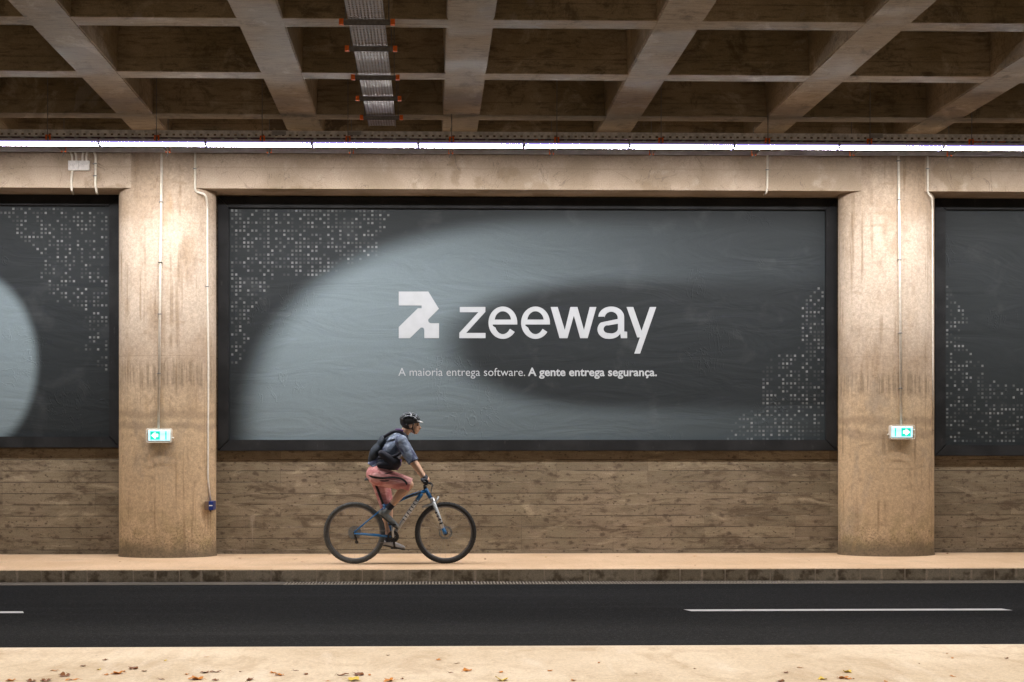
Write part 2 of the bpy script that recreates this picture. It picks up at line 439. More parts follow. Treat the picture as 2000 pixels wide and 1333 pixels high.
def add_dots(m, c, U, V, rows, left, edge, occ, seed, pitch=7.76, sz=4.3):
    """printed squares on a grid: a ragged edge per row, inside it a random scatter of greys"""
    y0, y1 = rows[0][0], rows[-1][0]; es = [e for _, e in rows]; lo, hi = min(es)-2, max(es)+2
    iy = ((V-y0)/pitch).fl(); ix = ((U-edge)/pitch+.5).fl()
    t = (((iy+.5)*pitch)/(y1-y0))
    n = m.nt.nodes.new('ShaderNodeValToRGB'); m.nt.links.new(t.v, n.inputs[0]); r = n.color_ramp
    cf = lambda e: ((e-lo)/(hi-lo),)*3+(1,)
    r.elements[0].color = cf(rows[0][1]); r.elements[-1].color = cf(rows[-1][1])
    for v, e in rows[1:-1]:
        r.elements.new((v-y0)/(y1-y0)).color = cf(e)
    ext = E(m.nt, n.outputs[0])*(hi-lo)+lo
    cx = ix*pitch+edge
    ins = (cx-ext).op('MULTIPLY', -1. if left else 1.).gt(-3.)*t.gt(0.)*t.lt(1.)*(cx-edge).op('MULTIPLY', 1. if left else -1.).gt(-1.)
    on = m.white(m.vec(ix, iy, seed)).lt(occ); gv = m.white(m.vec(ix, iy, seed+.5))
    fx = (((U-edge)/pitch+.5).fr()-.5).ab().lt(sz/pitch/2); fy = (((V-y0)/pitch).fr()-.5).ab().lt(sz/pitch/2)
    g = (gv.pw(2.3)*.165+.016)*ins*on*fx*fy
    n = m.nt.nodes.new('ShaderNodeVectorMath'); n.operation = 'ADD'; m.nt.links.new(c, n.inputs[0]); m.nt.links.new(m.vec(g*.98, g, g), n.inputs[1])
    return n.outputs[0]
DK = (.0175, .0215, .0238); LT = (.180, .230, .254)
def mat_poster_main(p0, pxm):
    """the printed artwork: a pale rounded arch on slate, in the poster's own millimetre grid"""
    m = M('poster_print')
    U = (m.x-p0.x)*pxm+447; V = (m.z-p0.z)*-pxm+403
    a = (((U-1186)/704).ab().pw(2.6)+((V-900)/470).ab().pw(2.6)).pw(1/2.6)
    U = U
    right = U.gt(1180)
    a2 = ((V-900)/470).ab()
    arch = (a*(right*-1+1)+a2*right).step(1.055, .945)
    dx = ((U-1205)/342).mn(0.).ab()
    vc = V-670
    ry = vc.lt(0.)*-4+130
    b = (dx.pw(2.1)+(vc/ry).ab().pw(2.1)).pw(1/2.1)
    tongue = b.step(.80, 1.14)
    fade = U.step(480, 1520, 1., .07, True)*V.step(430, 560, .80, 1.)+V.step(700, 850, 0., .13)*U.step(900, 1250)*U.step(1650, 1400)
    low = V.step(560, 860, 1., .92)
    f = arch*tongue*fade*low
    c = m.mix(f, DK, LT)
    c = add_dots(m, c, U, V, ROWS_TL, True, 453.5, .60, 3.)
    c = add_dots(m, c, U, V, ROWS_BR, False, 1606.5, .58, 5.)
    poster_surface(m, c); return m.m
def mat_poster_left(p1, pxm):
    m = M('poster_print_side')
    U = (m.x-p1.x)*pxm+212; V = (m.z-p1.z)*-pxm+403
    a = (((U+55)/128).pw(2.)+((V-706)/172).pw(2.)).pw(.5)
    c = add_dots(m, m.mix(a.step(1.10, .90), DK, LT), U, V, ROWS_L, False, 207.5, .50, 8.)
    poster_surface(m, c); return m.m
def mat_poster_right(p2, pxm):
    m = M('poster_print_plain'); g = m.noise(.8, 3, off=2)
    U = (m.x-p2.x)*pxm+1848; V = (m.z-p2.z)*-pxm+405
    c = add_dots(m, m.mix(g.step(.3, .7), (.0185, .0228, .0245), (.0225, .027, .0288)), U, V, ROWS_R, True, 1850., .50, 11.)
    poster_surface(m, c); return m.m
def mat_perf(name, pitch, hole, c, r=.33):
    """galvanised sheet with real punched holes"""
    m = M(name); n = m.noise(22, 4); m.base(m.scale(c, n.step(.3, .7, .8, 1.15))); m.set(Metallic=.85); m.rough(n.step(.3, .7, r-.06, r+.12))
    fx = (m.x/pitch[0]).fr(); fy = (m.y/pitch[1]).fr()
    h = ((fx-.5)*pitch[0]/hole[0]).pw(4.)+((fy-.5)*pitch[1]/hole[1]).pw(4.)
    tr = m.nt.nodes.new('ShaderNodeBsdfTransparent'); mx = m.nt.nodes.new('ShaderNodeMixShader')
    m.nt.links.new(h.lt(1.).v, mx.inputs[0]); m.nt.links.new(m.b.outputs[0], mx.inputs[1]); m.nt.links.new(tr.outputs[0], mx.inputs[2])
    m.nt.links.new(mx.outputs[0], m.out.inputs[0]); return m.m

M_PIL, M_LIN, M_CEIL, M_BRD = mat_pillar(), mat_lintel(), mat_ceiling(), mat_boards()
M_ASP, M_KERB, M_FRM = mat_asphalt(), mat_kerb(), mat_frame()
M_PAVE = mat_pave('pavement_concrete', (.50, .34, .205), (.58, .41, .265), (.38, .25, .14))
M_NEAR = mat_pave('near_pavement_concrete', (.57, .47, .345), (.67, .57, .44), (.40, .29, .18))
M_GND = mat_pave('ground_gravel', (.08, .075, .06), (.11, .10, .08), (.06, .05, .04))
M_GUT = mat_pave('gutter_concrete', (.055, .046, .036), (.085, .07, .055), (.09, .07, .05))
M_WHITE = plain('white_plastic', (.72, .69, .66), .45)
M_PIPE = plain('cream_conduit', (.70, .65, .56), .45)
M_GALV = plain('galvanised_steel', (.42, .41, .40), .38, .85, .2)
M_STRUT = plain('dull_steel', (.22, .21, .20), .5, .6, .2)
M_ORG = plain('orange_plastic', (.90, .17, .02), .5)
M_DARK = plain('black_plastic', (.02, .02, .02), .5)
M_IRON = plain('cast_iron', (.17, .145, .115), .7, .0, .25)
M_LINE = M('road_paint'); n_ = M_LINE.noise(9, 6, (.5, 1, 1), .75)
M_LINE.base(M_LINE.mix(n_.step(.56, .70)*.8, (.60, .60, .60), (.16, .16, .16))); M_LINE.rough(.75); M_LINE = M_LINE.m
M_PRINT = plain('white_print', (.425, .45, .475), .6, 0, .04, 8)

# ------------------------------------------------------------------ the setting: ground, road, pavements
X0, X1 = -30, 32
KY, NY = -2.45, -8.95           # far kerb face, near kerb face
WB = .14                        # pavement height
bm = bmesh.new(); sheet(bm, -1200, 1200, -1200, 1200, -.2); tag(obj('ground', bm, M_GND), kind='structure')
bm = bmesh.new(); sheet(bm, X0-90, X1+90, NY, KY-.36, 0, 60, 4); tag(obj('road', bm, M_ASP), kind='structure')
bm = bmesh.new(); box(bm, X0-90, X1+90, KY+.03, .6, -.19, WB); tag(obj('pavement', bm, M_PAVE), kind='structure')
bm = bmesh.new(); box(bm, X0-90, X1+90, -11.6, NY, -.19, WB, .012); tag(obj('near_pavement', bm, M_NEAR), kind='structure')
bm = bmesh.new(); sheet(bm, X0-90, X1+90, -40, -11.6, 0); tag(obj('unseen_dark_ground', bm, M_ASP), kind='structure')  # unseen dark sheet past the near pavement, added to cut bounced light
GX0 = gat(556, 1140, 0).x
bm = bmesh.new(); box(bm, X0-90, GX0, KY-.359, KY, -.1, .003); box(bm, 8.6, X1+90, KY-.359, KY, -.1, .003)
tag(obj('gutter', bm, M_GUT), kind='structure')
bm = bmesh.new(); n = 0
kx = -14.2
while kx < 17:
    box(bm, kx, kx+.503, KY, KY+.16, -.1, .139+random.uniform(-.002, .0005), .006); kx += .517
tag(obj('kerb', bm, M_KERB), kind='structure')
bm = bmesh.new(); box(bm, -14.2, 17, KY+.006, KY+.028, -.1, .134)
tag(obj('kerb_mortar', bm, plain('pale_mortar', (.66, .55, .42), .85, 0, .25, 12)), kind='structure')

# drainage grating along the kerb
bm = bmesh.new(); box(bm, GX0, 8.6, KY-.359, KY-.318, -.09, .003); box(bm, GX0, 8.6, KY-.030, KY-.001, -.09, .003)
dg_ = thing('drain_grating', 'long slotted iron drain grating set along the foot of the kerb', 'drain', (GX0, KY-.18, 0))
obj('grate_frame', bm, M_IRON, dg_)
bm = bmesh.new(); gx = GX0+.01
while gx < 8.58:
    box(bm, gx, gx+.016, KY-.318, KY-.030, -.02, .002); gx += .0365
box(bm, GX0, 8.6, KY-.190, KY-.160, -.021, .0005)
obj('grate_bars', bm, M_IRON, dg_)
bm = bmesh.new(); sheet(bm, GX0, 8.6, KY-.318, KY-.030, -.085); obj('grate_channel', bm, M_DARK, dg_)

# road markings: 3 m dashes with slanted ends
DY = -5.49
def dash(x):
    bm = bmesh.new(); h = .075
    a = [(x, DY+h), (x+.05, DY-h), (x+3.09, DY-h), (x+3.04, DY+h)]
    b = [bm.verts.new((p[0], p[1], .004)) for p in a]; bm.faces.new(b)
    return tag(obj('road_marking', bm, M_LINE), kind='structure')
for k in (-2, -1, 0, 1): dash(2.40+k*9.25)

# ------------------------------------------------------------------ wall, pillars, lintels, coffered ceiling
bm = bmesh.new(); box(bm, X0, X1, 0, .55, 0, 5.9)
wall = obj('retaining_wall', bm, M_BRD); tag(wall, 'brown board marked concrete wall with timber grain running behind the pillars', 'wall')
PB = .40; PCY = -.30; PR = (at(422, 900, PCY).x-at(233, 900, PCY).x)/2; PX = (at(327.5, 900, PCY).x, at(1730.5, 900, PCY).x); PF = PCY-PB
def pillar(x, label):
    bm = bmesh.new(); n = 72
    zs = [(.0, .012), (.14, .010), (.19, .002), (.30, 0), (1.2, 0), (2.4, 0), (3.6, 0), (4.6, 0), (5.21, 0)]
    R = [[bm.verts.new((x+(PR+g)*math.cos(2*PI*k/n), PCY+(PB+g)*math.sin(2*PI*k/n), z)) for k in range(n)] for z, g in zs]
    for A, B in zip(R, R[1:]):
        for k in range(n): bm.faces.new((A[k], A[(k+1) % n], B[(k+1) % n], B[k]))
    bm.faces.new(R[0][::-1]); bm.faces.new(R[-1])
    o = obj('pillar', bm, M_PIL, None, True)
    return tag(o, label, 'pillar', 'round concrete pillars')
pillar(PX[0], 'pale round concrete pillar with the thin pipe ending in the blue box')
pillar(PX[1], 'pale round concrete pillar right of the slogan billboard, under the rightmost exit sign')
LF, LB, LT_ = -.60, 4.757, 5.197
def lintel(x0, x1, label):
    bm = bmesh.new(); box(bm, x0, x1, LF, -.002, LB, LT_, .008)
    return tag(obj('lintel', bm, M_LIN), label, 'lintel', 'concrete lintels over the billboards')
lintel(X0, PX[0]-.30, 'grey concrete lintel carrying the white twin junction box')
lintel(PX[0]+.30, PX[1]-.30, 'long stained concrete lintel spanning above the slogan billboard')
lintel(PX[1]+.30, X1, 'concrete lintel with a round dark stain above the plain dark billboard')

CZ, CT = 5.41, 5.88
ceil = thing('coffered_ceiling', 'coffered concrete underside of the bridge deck with crossing beams', 'ceiling', (1, -4, CZ))
bm = bmesh.new(); box(bm, X0, X1, -9.9, .56, CT, CT+.5); obj('deck_slab', bm, M_CEIL, ceil)
bm = bmesh.new(); box(bm, X0, X1, LF-.02, -.003, 5.237, CT+.004); obj('edge_beam', bm, M_CEIL, ceil)
for k in range(-16, 17):
    x = .368+1.905*k
    if not X0+.3 < x < X1-.3: continue
    bm = bmesh.new()
    # slightly splayed beam section
    poly = [(x-.215, CZ), (x+.215, CZ), (x+.235, CT+.004), (x-.235, CT+.004)]
    prism(bm, poly, -9.9, LF-.021)
    bmesh.ops.bevel(bm, geom=[e for e in bm.edges if abs(e.verts[0].co.z-CZ) < .001 and abs(e.verts[1].co.z-CZ) < .001 and abs(e.verts[0].co.x-e.verts[1].co.x) < .01], offset=.012, segments=2, affect='EDGES')
    obj('beam', bm, M_CEIL, ceil)
for y in (-1.762, -3.806, -5.852, -7.9, -9.75):
    bm = bmesh.new(); box(bm, X0, X1, y-.145, y+.145, CZ+.004, CT+.003, .01); obj('cross_rib', bm, M_CEIL, ceil)

# ------------------------------------------------------------------ billboards
FY0, PY = -.075, -.022
def frame_mesh(bm, x0, x1, z0, z1, wd):
    o = [(x0, z0), (x1, z0), (x1, z1), (x0, z1)]; i = [(x0+wd, z0+wd), (x1-wd, z0+wd), (x1-wd, z1-wd), (x0+wd, z1-wd)]
    for k in range(4):      # four mitred bars with a stepped inner lip
        a, b, c, d = o[k], o[(k+1) % 4], i[(k+1) % 4], i[k]
        g = .0015
        cx = sum(p[0] for p in (a, b, c, d))/4; cz = sum(p[1] for p in (a, b, c, d))/4
        sh = lambda p: (p[0]+(cx-p[0])*g, p[1]+(cz-p[1])*g)
        prism(bm, [sh(p) for p in (a, b, c, d)], -.01, FY0)
    bmesh.ops.bevel(bm, geom=[e for e in bm.edges if abs(e.verts[0].co.y-FY0) < 1e-5 and abs(e.verts[1].co.y-FY0) < 1e-5], offset=.006, segments=2, affect='EDGES')
def billboard(label, x0, x1, z0, z1, mat):
    t = thing('billboard', label, 'billboard', ((x0+x1)/2, 0, z0), 'framed billboards between the pillars')
    bm = bmesh.new(); wd = .143
    frame_mesh(bm, x0, x1, z0, z1, wd); obj('frame', bm, M_FRM, t)
    bm = bmesh.new(); box(bm, x0+wd-.02, x1-wd+.02, PY, PY+.05, z0+wd-.02, z1-wd+.02)
    p = obj('poster', bm, mat, t)
    return t, p
a, b = at(425, 384, FY0), at(1635, 881, FY0)
pm = at(447, 403, PY); pxm = (1613-447)/(at(1613, 860, PY).x-pm.x)
bb, _ = billboard('slate billboard with the pale arch artwork and a white slogan', a.x, b.x, b.z, a.z, mat_poster_main(pm, pxm))
a2, b2 = at(235, 380, FY0), at(235, 875, FY0)
W = b.x-a.x
pl = at(212, 400, PY)
bl, _ = billboard('slate billboard with a pale rounded blob beside the exit arrow pillar', a2.x-W, a2.x, b2.z, a2.z, mat_poster_left(at(212, 403, PY), pxm))
a3, b3 = at(1826, 388, FY0), at(1826, 891, FY0)
br_, _ = billboard('plain dark billboard cut off by the right side of the view', a3.x, a3.x+W, b3.z, a3.z, mat_poster_right(at(1848, 405, PY), pxm))
X = lambda z: 1620+z*.405

# --- logo and lettering: flat filled outlines
def outline(name, loops, mat, parent, y=PY-.004, conv=None):
    cu = bpy.data.curves.new(name, 'CURVE'); cu.dimensions = '2D'; cu.fill_mode = 'BOTH'; cu.extrude = .001
    for lp in loops:
        sp = cu.splines.new('POLY'); sp.points.add(len(lp)-1); sp.use_cyclic_u = True
        for q, (u, v) in zip(sp.points, lp):
            w_ = at(u, v, y); q.co = (w_.x, w_.z, 0, 1)
    t = bpy.data.objects.new('tmp', cu); COL.objects.link(t)
    dg = bpy.context.evaluated_depsgraph_get(); dg.update()
    me = bpy.data.meshes.new_from_object(t.evaluated_get(dg)); bpy.data.objects.remove(t)
    me.transform(Matrix.Translation((0, y, 0)) @ Matrix.Rotation(PI/2, 4, 'X'))
    me.materials.clear()
    o = link_mesh(name, me, mat); setpar(o, parent); return o
S = 580/2000.
Z = lambda p: (740+p[0]*S, 540+p[1]*S)
def arc(cx, cy, rx, ry, a0, a1, n=24):
    return [(cx+rx*math.cos(math.radians(a0+(a1-a0)*k/n)), cy+ry*math.sin(math.radians(a0+(a1-a0)*k/n))) for k in range(n+1)]
zp = lambda L: [Z(p) for p in L]
logo = [(134, 103), (333, 103), (404, 219), (334, 289)] + arc(352, 297, 20, 20, 205, 90, 6) + [(405, 317), (405, 417), (306, 417)] + [(306, 362)] + arc(289, 362, 17, 17, 0, -120, 6) + [(209, 417), (134, 417), (134, 342), (262, 216), (288, 216), (288, 197), (134, 197)]
outline('logo', [zp(logo)], M_PRINT, bb)
def letter_e(cx):
    rx, ry, cy = 97, 109, 313
    outer = arc(cx, cy, rx, ry, -5, -180-0, 30)
    # crossbar runs to the right edge, lower bowl opens right
    L = [(cx+rx, 325), (cx+rx, cy)] + arc(cx, cy, rx, ry, 0, -325, 44)
    L += [(cx+rx-46, 356)] + arc(cx, cy, rx-42, ry-32, 33, 155, 20) + [(cx-68, 334), (cx-68, 325)]
    hole = [(cx-55, 292)] + arc(cx, cy-14, 55, 63, 190, 350, 22) + [(cx+55, 292)]
    return [zp(L), zp(hole)]
loops = [zp([(545, 207), (717, 207), (717, 240), (588, 382), (718, 382), (718, 417), (542, 417), (542, 381), (670, 242), (545, 242)])]
loops += letter_e(835) + letter_e(1055)
loops += [zp([(1157, 207), (1204, 207), (1252, 362), (1290, 207), (1337, 207), (1381, 362), (1420, 207), (1465, 207), (1406, 417), (1356, 417), (1313, 265), (1270, 417), (1217, 417)])]
a_out = [(1478, 272)] + arc(1565, 275, 87, 71, 182, 360, 26) + [(1652, 372), (1672, 374), (1672, 417), (1630, 417), (1626, 386)] + arc(1552, 372, 76, 50, 20, 90, 8)[1:] + arc(1545, 358, 73, 64, 95, 225, 14)[1:] + [(1520, 306), (1608, 288)] + arc(1565, 281, 44, 42, 0, -180, 20)[1:] + [(1520, 272)]
a_hole = [(1610, 320), (1545, 331)] + arc(1545, 356, 32, 27, 250, 90, 12) + arc(1560, 352, 50, 34, 80, 5, 8)
loops += [zp(a_out), zp(a_hole)]
loops += [zp([(1668, 207), (1713, 207), (1769, 368), (1825, 207), (1868, 207), (1759, 521), (1720, 521), (1758, 412), (1740, 412)])]
outline('brand_name', loops, M_PRINT, bb)
def slogan(name, s, u0, u1, vb, parent, off):
    cu = bpy.data.curves.new(name, 'FONT'); cu.body = s; cu.size = 1; cu.offset = off; cu.extrude = .004; cu.resolution_u = 4
    t = bpy.data.objects.new('tmp', cu); COL.objects.link(t)
    dg = bpy.context.evaluated_depsgraph_get(); dg.update()
    me = bpy.data.meshes.new_from_object(t.evaluated_get(dg)); bpy.data.objects.remove(t)
    xs = [v.co.x for v in me.vertices]; p, q = at(u0, vb, PY-.004), at(u1, vb, PY-.004)
    sx = (q.x-p.x)/(max(xs)-min(xs)); sz = 20.2/pxm/.98
    # cap height of the photograph: 14.5 px
    zs = [v.co.y for v in me.vertices]
    sz = 16.4/pxm/.73
    me.transform(Matrix.Translation((p.x-min(xs)*sx, p.y, p.z)) @ Matrix.Rotation(PI/2, 4, 'X') @ Matrix.Diagonal((sx, sz, .2, 1)))
    me.materials.clear(); o = link_mesh(name, me, M_PRINT); setpar(o, parent); return o
slogan('slogan_light', 'A maioria entrega software.', 778, 1025.5, 734.5, bb, -.004)
slogan('slogan_bold', 'A gente entrega segurança.', 1031, 1283, 734.5, bb, .022)

# ------------------------------------------------------------------ strip lamps, trays
M_LENS = emit('lit_diffuser', (1.0, .96, .94), LAMP)
M_HOUS = plain('lamp_housing', (.55, .52, .54), .5, 0)
M_CAPV = plain('violet_end_cap', (.25, .25, .55), .4)
lamp_labels = {2: 'lit strip lamp above the white twin junction box', 3: 'lit strip lamp directly above the top of the left pillar',
  4: 'lit strip lamp between the left pillar and the wide perforated ceiling tray', 5: 'lit strip lamp crossing under the end of the wide perforated ceiling tray',
  6: 'lit strip lamp above the first letters of the brand name', 7: 'lit strip lamp under the lone orange plate, above the middle of the brand name',
  8: 'lit strip lamp above the dark print right of the brand name', 9: 'lit strip lamp above the short pipe on the long lintel',
  10: 'lit strip lamp directly above the right pillar', 11: 'lit strip lamp under the pair of orange plates'}
LY = -1.87; JP = (at(1839, 290, LY).x-at(403, 290, LY).x)/7; JX = [at(403, 290, LY).x+JP*k for k in range(-4, 11)]; LZ = at(1024, 285, LY).z
def make_lamp():
    t = thing('strip_lamp', 'lit strip lamp', 'strip lamp', (0, LY, LZ), 'row of strip lamps along the wall'); L = JP/2-.012
    bm = bmesh.new(); box(bm, -L, L, LY-.085, LY+.085, LZ+.004, LZ+.044, .004); obj('housing', bm, M_HOUS, t)
    bm = bmesh.new(); n = 12
    R = [[bm.verts.new((x, LY+.075*math.cos(PI*k/n), LZ+.003-.026*math.sin(PI*k/n))) for k in range(n+1)] for x in (-L+.012, L-.012)]
    for k in range(n): bm.faces.new((R[0][k], R[0][k+1], R[1][k+1], R[1][k]))
    obj('diffuser', bm, M_LENS, t, True)
    for s in (-1, 1):
        bm = bmesh.new()
        prism(bm, [(s*(L-.006), LZ-.020), (s*L, LZ-.027), (s*(L+.007), LZ-.027), (s*(L+.007), LZ-.01), (s*L, LZ+.003), (s*(L-.006), LZ+.003)], LY-.085, LY+.085)
        obj('end_cap', bm, M_CAPV, t)
    bm = bmesh.new(); box(bm, -L, L, LY-.090, LY-.0852, LZ-.004, LZ+.012); box(bm, -L, L, LY+.0852, LY+.090, LZ-.012, LZ+.003); obj('lip', bm, emit('lilac_fringe_glow', (.42, .36, 1.0), 1.1), t)  # added trim strips, given a glow to imitate the violet fringe round the light
    return t
proto = None
for k in range(0, 14):
    o = proto if False else None
    if proto is None:
        proto = make_lamp(); o = proto
    else: o = copy_tree(proto)
    o.location = ((JX[k]+JX[k+1])/2, LY, LZ)
    o['label'] = lamp_labels.get(k, 'lit strip lamp beyond the %s side of the view' % ('left' if k < 5 else 'right'))

# wall tray above the lamps and the plain rail behind them
ct = thing('cable_tray', 'long slotted steel cable tray hung above the strip lamps', 'cable tray', (1, LY, 5.1))
bm = bmesh.new(); TX0, TX1 = -9, 11.5; yf = LY-.06; RZ1 = at(1000, 258.5, yf).z; RZ0 = at(1000, 271.5, yf).z; SZ = at(1000, 269.5, yf).z-.022; yb = yf+.42; SB = next(y_*.01 for y_ in range(-170, -40) if CAM_Z+(860-295)/FPX*(y_*.01-CAM_Y) > SZ)
M_RAIL = M('slotted_rail')
def rail_mat():
    m = M('slotted_rail'); n = m.noise(20, 4); m.base(m.scale((.68, .65, .64), n.step(.3, .7, .75, 1.2))); m.rough(.6)
    fx = (m.x/.0795).fr()
    h = (fx.gt(.32))*(fx.lt(.68))*((m.z-(RZ0+.030)).ab().lt(.011))
    tr = m.nt.nodes.new('ShaderNodeBsdfTransparent'); mx = m.nt.nodes.new('ShaderNodeMixShader')
    m.nt.links.new(h.v, mx.inputs[0]); m.nt.links.new(m.b.outputs[0], mx.inputs[1]); m.nt.links.new(tr.outputs[0], mx.inputs[2]); m.nt.links.new(mx.outputs[0], m.out.inputs[0])
    return m.m
M_RAIL = rail_mat()
box(bm, TX0, TX1, yf, yf+.003, RZ0, RZ1); box(bm, TX0, TX1, yf-.012, yf-.0003, RZ1-.003, RZ1)
obj('front_rail', bm, M_RAIL, ct)
bm = bmesh.new(); box(bm, TX0, TX1, yb, yb+.003, RZ0, RZ1); obj('back_rail', bm, M_RAIL, ct)
bm = bmesh.new(); rx = TX0+.2
while rx < TX1:
    box(bm, rx, rx+.03, yf+.004, yb-.001, RZ0+.002, RZ0+.014); rx += .155
obj('rungs', bm, M_STRUT, ct)
M_CABLE = plain('dark_red_cable', (.06, .018, .02), .5)
for q in range(3):
    bm = bmesh.new(); tube(bm, [(TX0+i*.8, yf+.08+q*.08+random.uniform(-.012, .012), RZ0+.030+random.uniform(0, .006)) for i in range(26)], .014, 8); obj('cable', bm, M_CABLE, ct, True)
capsC = lambda bm, x, y, z, d: [box(bm, x-.024, x-.013, y, y+d, z-.024, z+.022), box(bm, x+.013, x+.024, y, y+d, z-.024, z+.022), box(bm, x-.0129, x+.0129, y, y+d, z+.010, z+.022)]
for u in (-110, 95, 307, 513, 680, 882, 1087, 1290, 1498, 1697, 1895, 2095):
    x = at(u, 268, yf).x
    bm = bmesh.new(); capsC(bm, x, yf-.02, SZ, SB-yf+.02); st_ = obj('strut', bm, M_STRUT, ct)
    for y in (yf-.037, SB+.001):
        bm = bmesh.new(); box(bm, x-.030, x-.014, y, y+.016, SZ-.036, SZ+.026); box(bm, x+.014, x+.030, y, y+.016, SZ-.036, SZ+.026); box(bm, x-.0139, x+.0139, y, y+.016, SZ+.009, SZ+.026)
        obj('end_cap', bm, M_ORG, st_)
    for y, zt in ((yf-.05, CT+.002 if abs(yf-.05+1.762) > .15 else CZ+.006), (SB+.03, CT+.002)):
        bm = bmesh.new(); tube(bm, [(x, y, SZ-.05), (x, y, zt)], .005, 8); tube(bm, [(x, y, SZ-.047), (x, y, SZ-.034)], .012, 6); obj('threaded_rod', bm, M_STRUT, ct)
    bm = bmesh.new(); tube(bm, [(x-.02, SB+.03, SZ-.08), (x+.012, SB+.03, SZ-.02)], .006, 6); obj('hanger_bolt', bm, M_STRUT, ct)
for u, dz in ((545, 0), (692, 0), (1711, 0)):
    p = at(u, 264, yf-.006)
    bm = bmesh.new(); box(bm, p.x-.08, p.x+.08, yf-.008, yf-.003, RZ0+.03, RZ1+.006); obj('splice_plate', bm, plain('splice_steel', (.36, .35, .35), .5, .3, .1), ct)
lr = -.76; p, q = at(1000, 292.5, lr), at(1000, 301.5, lr)
bm = bmesh.new(); box(bm, TX0, TX1, lr, lr+.003, q.z, p.z); box(bm, TX0, TX1, lr-.02, lr-.0002, q.z, q.z+.003); obj('lower_rail', bm, plain('pale_galvanised_rail', (.50, .48, .475), .6, 0, .12, 10), ct)
# orange plastic junction plates under the tray
for u0_, u1_, lab in ((1042, 1064, 'orange plastic plate under the tray, alone above the brand name'), (1901, 1927, 'orange plastic plate under the tray, left one of the pair right of the right pillar'), (1937, 1963, 'orange plastic plate under the tray, right one of the pair right of the right pillar')):
    p, q = at(u0_, 274, yf+.1), at(u1_, 279, yf+.1)
    bm = bmesh.new(); box(bm, p.x, q.x, yf+.08, yf+.12, q.z, p.z, .004); box(bm, p.x+.03, p.x+.05, yf+.09, yf+.11, p.z+.0005, p.z+.03)
    t = obj('orange_plate', bm, M_ORG); tag(t, lab, 'cable bracket', 'orange plates under the cable tray')

# perforated tray running towards the viewer
pt = thing('perforated_tray', 'wide perforated steel tray with orange capped struts hung under the ceiling', 'cable tray', (-1, -5, 5.3))
tl = gat(664, 0, 5.3).x; p_ = gat(721, 250, 5.3); q_ = gat(773, 250, 5.3); wx0, wx1 = p_.x, q_.x
M_PERF = mat_perf('perforated_sheet', (.0305, .055), (.0072, .0135), (.47, .42, .41), .42)
bm = bmesh.new(); sheet(bm, wx0, wx1, -9.9, -1.74, 5.30, 4, 30, lambda x, y: .003*math.sin(y*1.4)+(.02 if y > -1.8 else 0))
obj('tray_base', bm, M_PERF, pt)
for x in (wx0, wx1):
    bm = bmesh.new(); box(bm, x-.0015, x+.0015, -9.9, -1.74, 5.30, 5.36, 0); obj('side_flange', bm, M_GALV, pt)
sm_ = M('slotted_strut'); 
def slot_mat():
    m = M('slotted_strut'); n = m.noise(20, 3); fx = ((m.x)/.05).fr(); sl_ = fx.gt(.25)*fx.lt(.75)
    m.base(m.mix(sl_*((m.z-5.262).ab().lt(.30)), m.scale((.20, .18, .17), n.step(.3, .7, .8, 1.2)), (.03, .025, .025))); m.set(Metallic=.3); m.rough(.5); return m.m
SLM = slot_mat()
for v in (-12, 45, 97, 153, 194, 231):
    c = gat(712 if v < 60 else 730, v, 5.265); y = c.y
    xm = (wx0+wx1)/2+.01
    bm = bmesh.new(); box(bm, xm-.225, xm+.225, y-.020, y+.020, 5.262, 5.29); box(bm, xm-.225, xm+.225, y-.0205, y-.0185, 5.25, 5.2615); box(bm, xm-.225, xm+.225, y+.0185, y+.0205, 5.25, 5.2615)
    s_ = obj('strut', bm, M_STRUT, pt)
    bm = bmesh.new()
    for i in range(7): box(bm, xm-.19+i*.055, xm-.155+i*.055, y-.009, y+.009, 5.2605, 5.2625)
    obj('slots', bm, M_DARK, s_)
    for sx in (-1, 1):
        bm = bmesh.new(); box(bm, xm+sx*.225-.02, xm+sx*.225+.02, y-.026, y+.026, 5.246, 5.296, .004); obj('end_cap', bm, M_ORG, s_)
        bm = bmesh.new(); tube(bm, [(xm+sx*.19, y, 5.295), (xm+sx*.19, y, CT+.002 if min(abs(y-r) for r in (-1.762, -3.806, -5.852, -7.9)) > .16 else 5.42)], .005, 8); obj('threaded_rod', bm, M_STRUT, pt)
# drop piece of the same tray behind the lamps
p, q = at(729, 266, -1.3), at(775, 278, -1.3)
bm = bmesh.new(); box(bm, p.x, q.x, -1.3, -1.296, q.z, p.z)
mt = M('drop_holes')
def drop_mat():
    m = M('drop_holes'); n = m.noise(20, 3); m.base(m.scale((.30, .20, .16), n.step(.3, .7, .85, 1.1))); m.set(Metallic=0); m.rough(.45)
    h = ((m.x/.036).fr().gt(.45))*((m.z/.028).fr().gt(.5))
    tr = m.nt.nodes.new('ShaderNodeBsdfTransparent'); mx = m.nt.nodes.new('ShaderNodeMixShader')
    m.nt.links.new(h.v, mx.inputs[0]); m.nt.links.new(m.b.outputs[0], mx.inputs[1]); m.nt.links.new(tr.outputs[0], mx.inputs[2]); m.nt.links.new(mx.outputs[0], m.out.inputs[0]); return m.m
obj('tray_drop', bm, drop_mat(), pt)

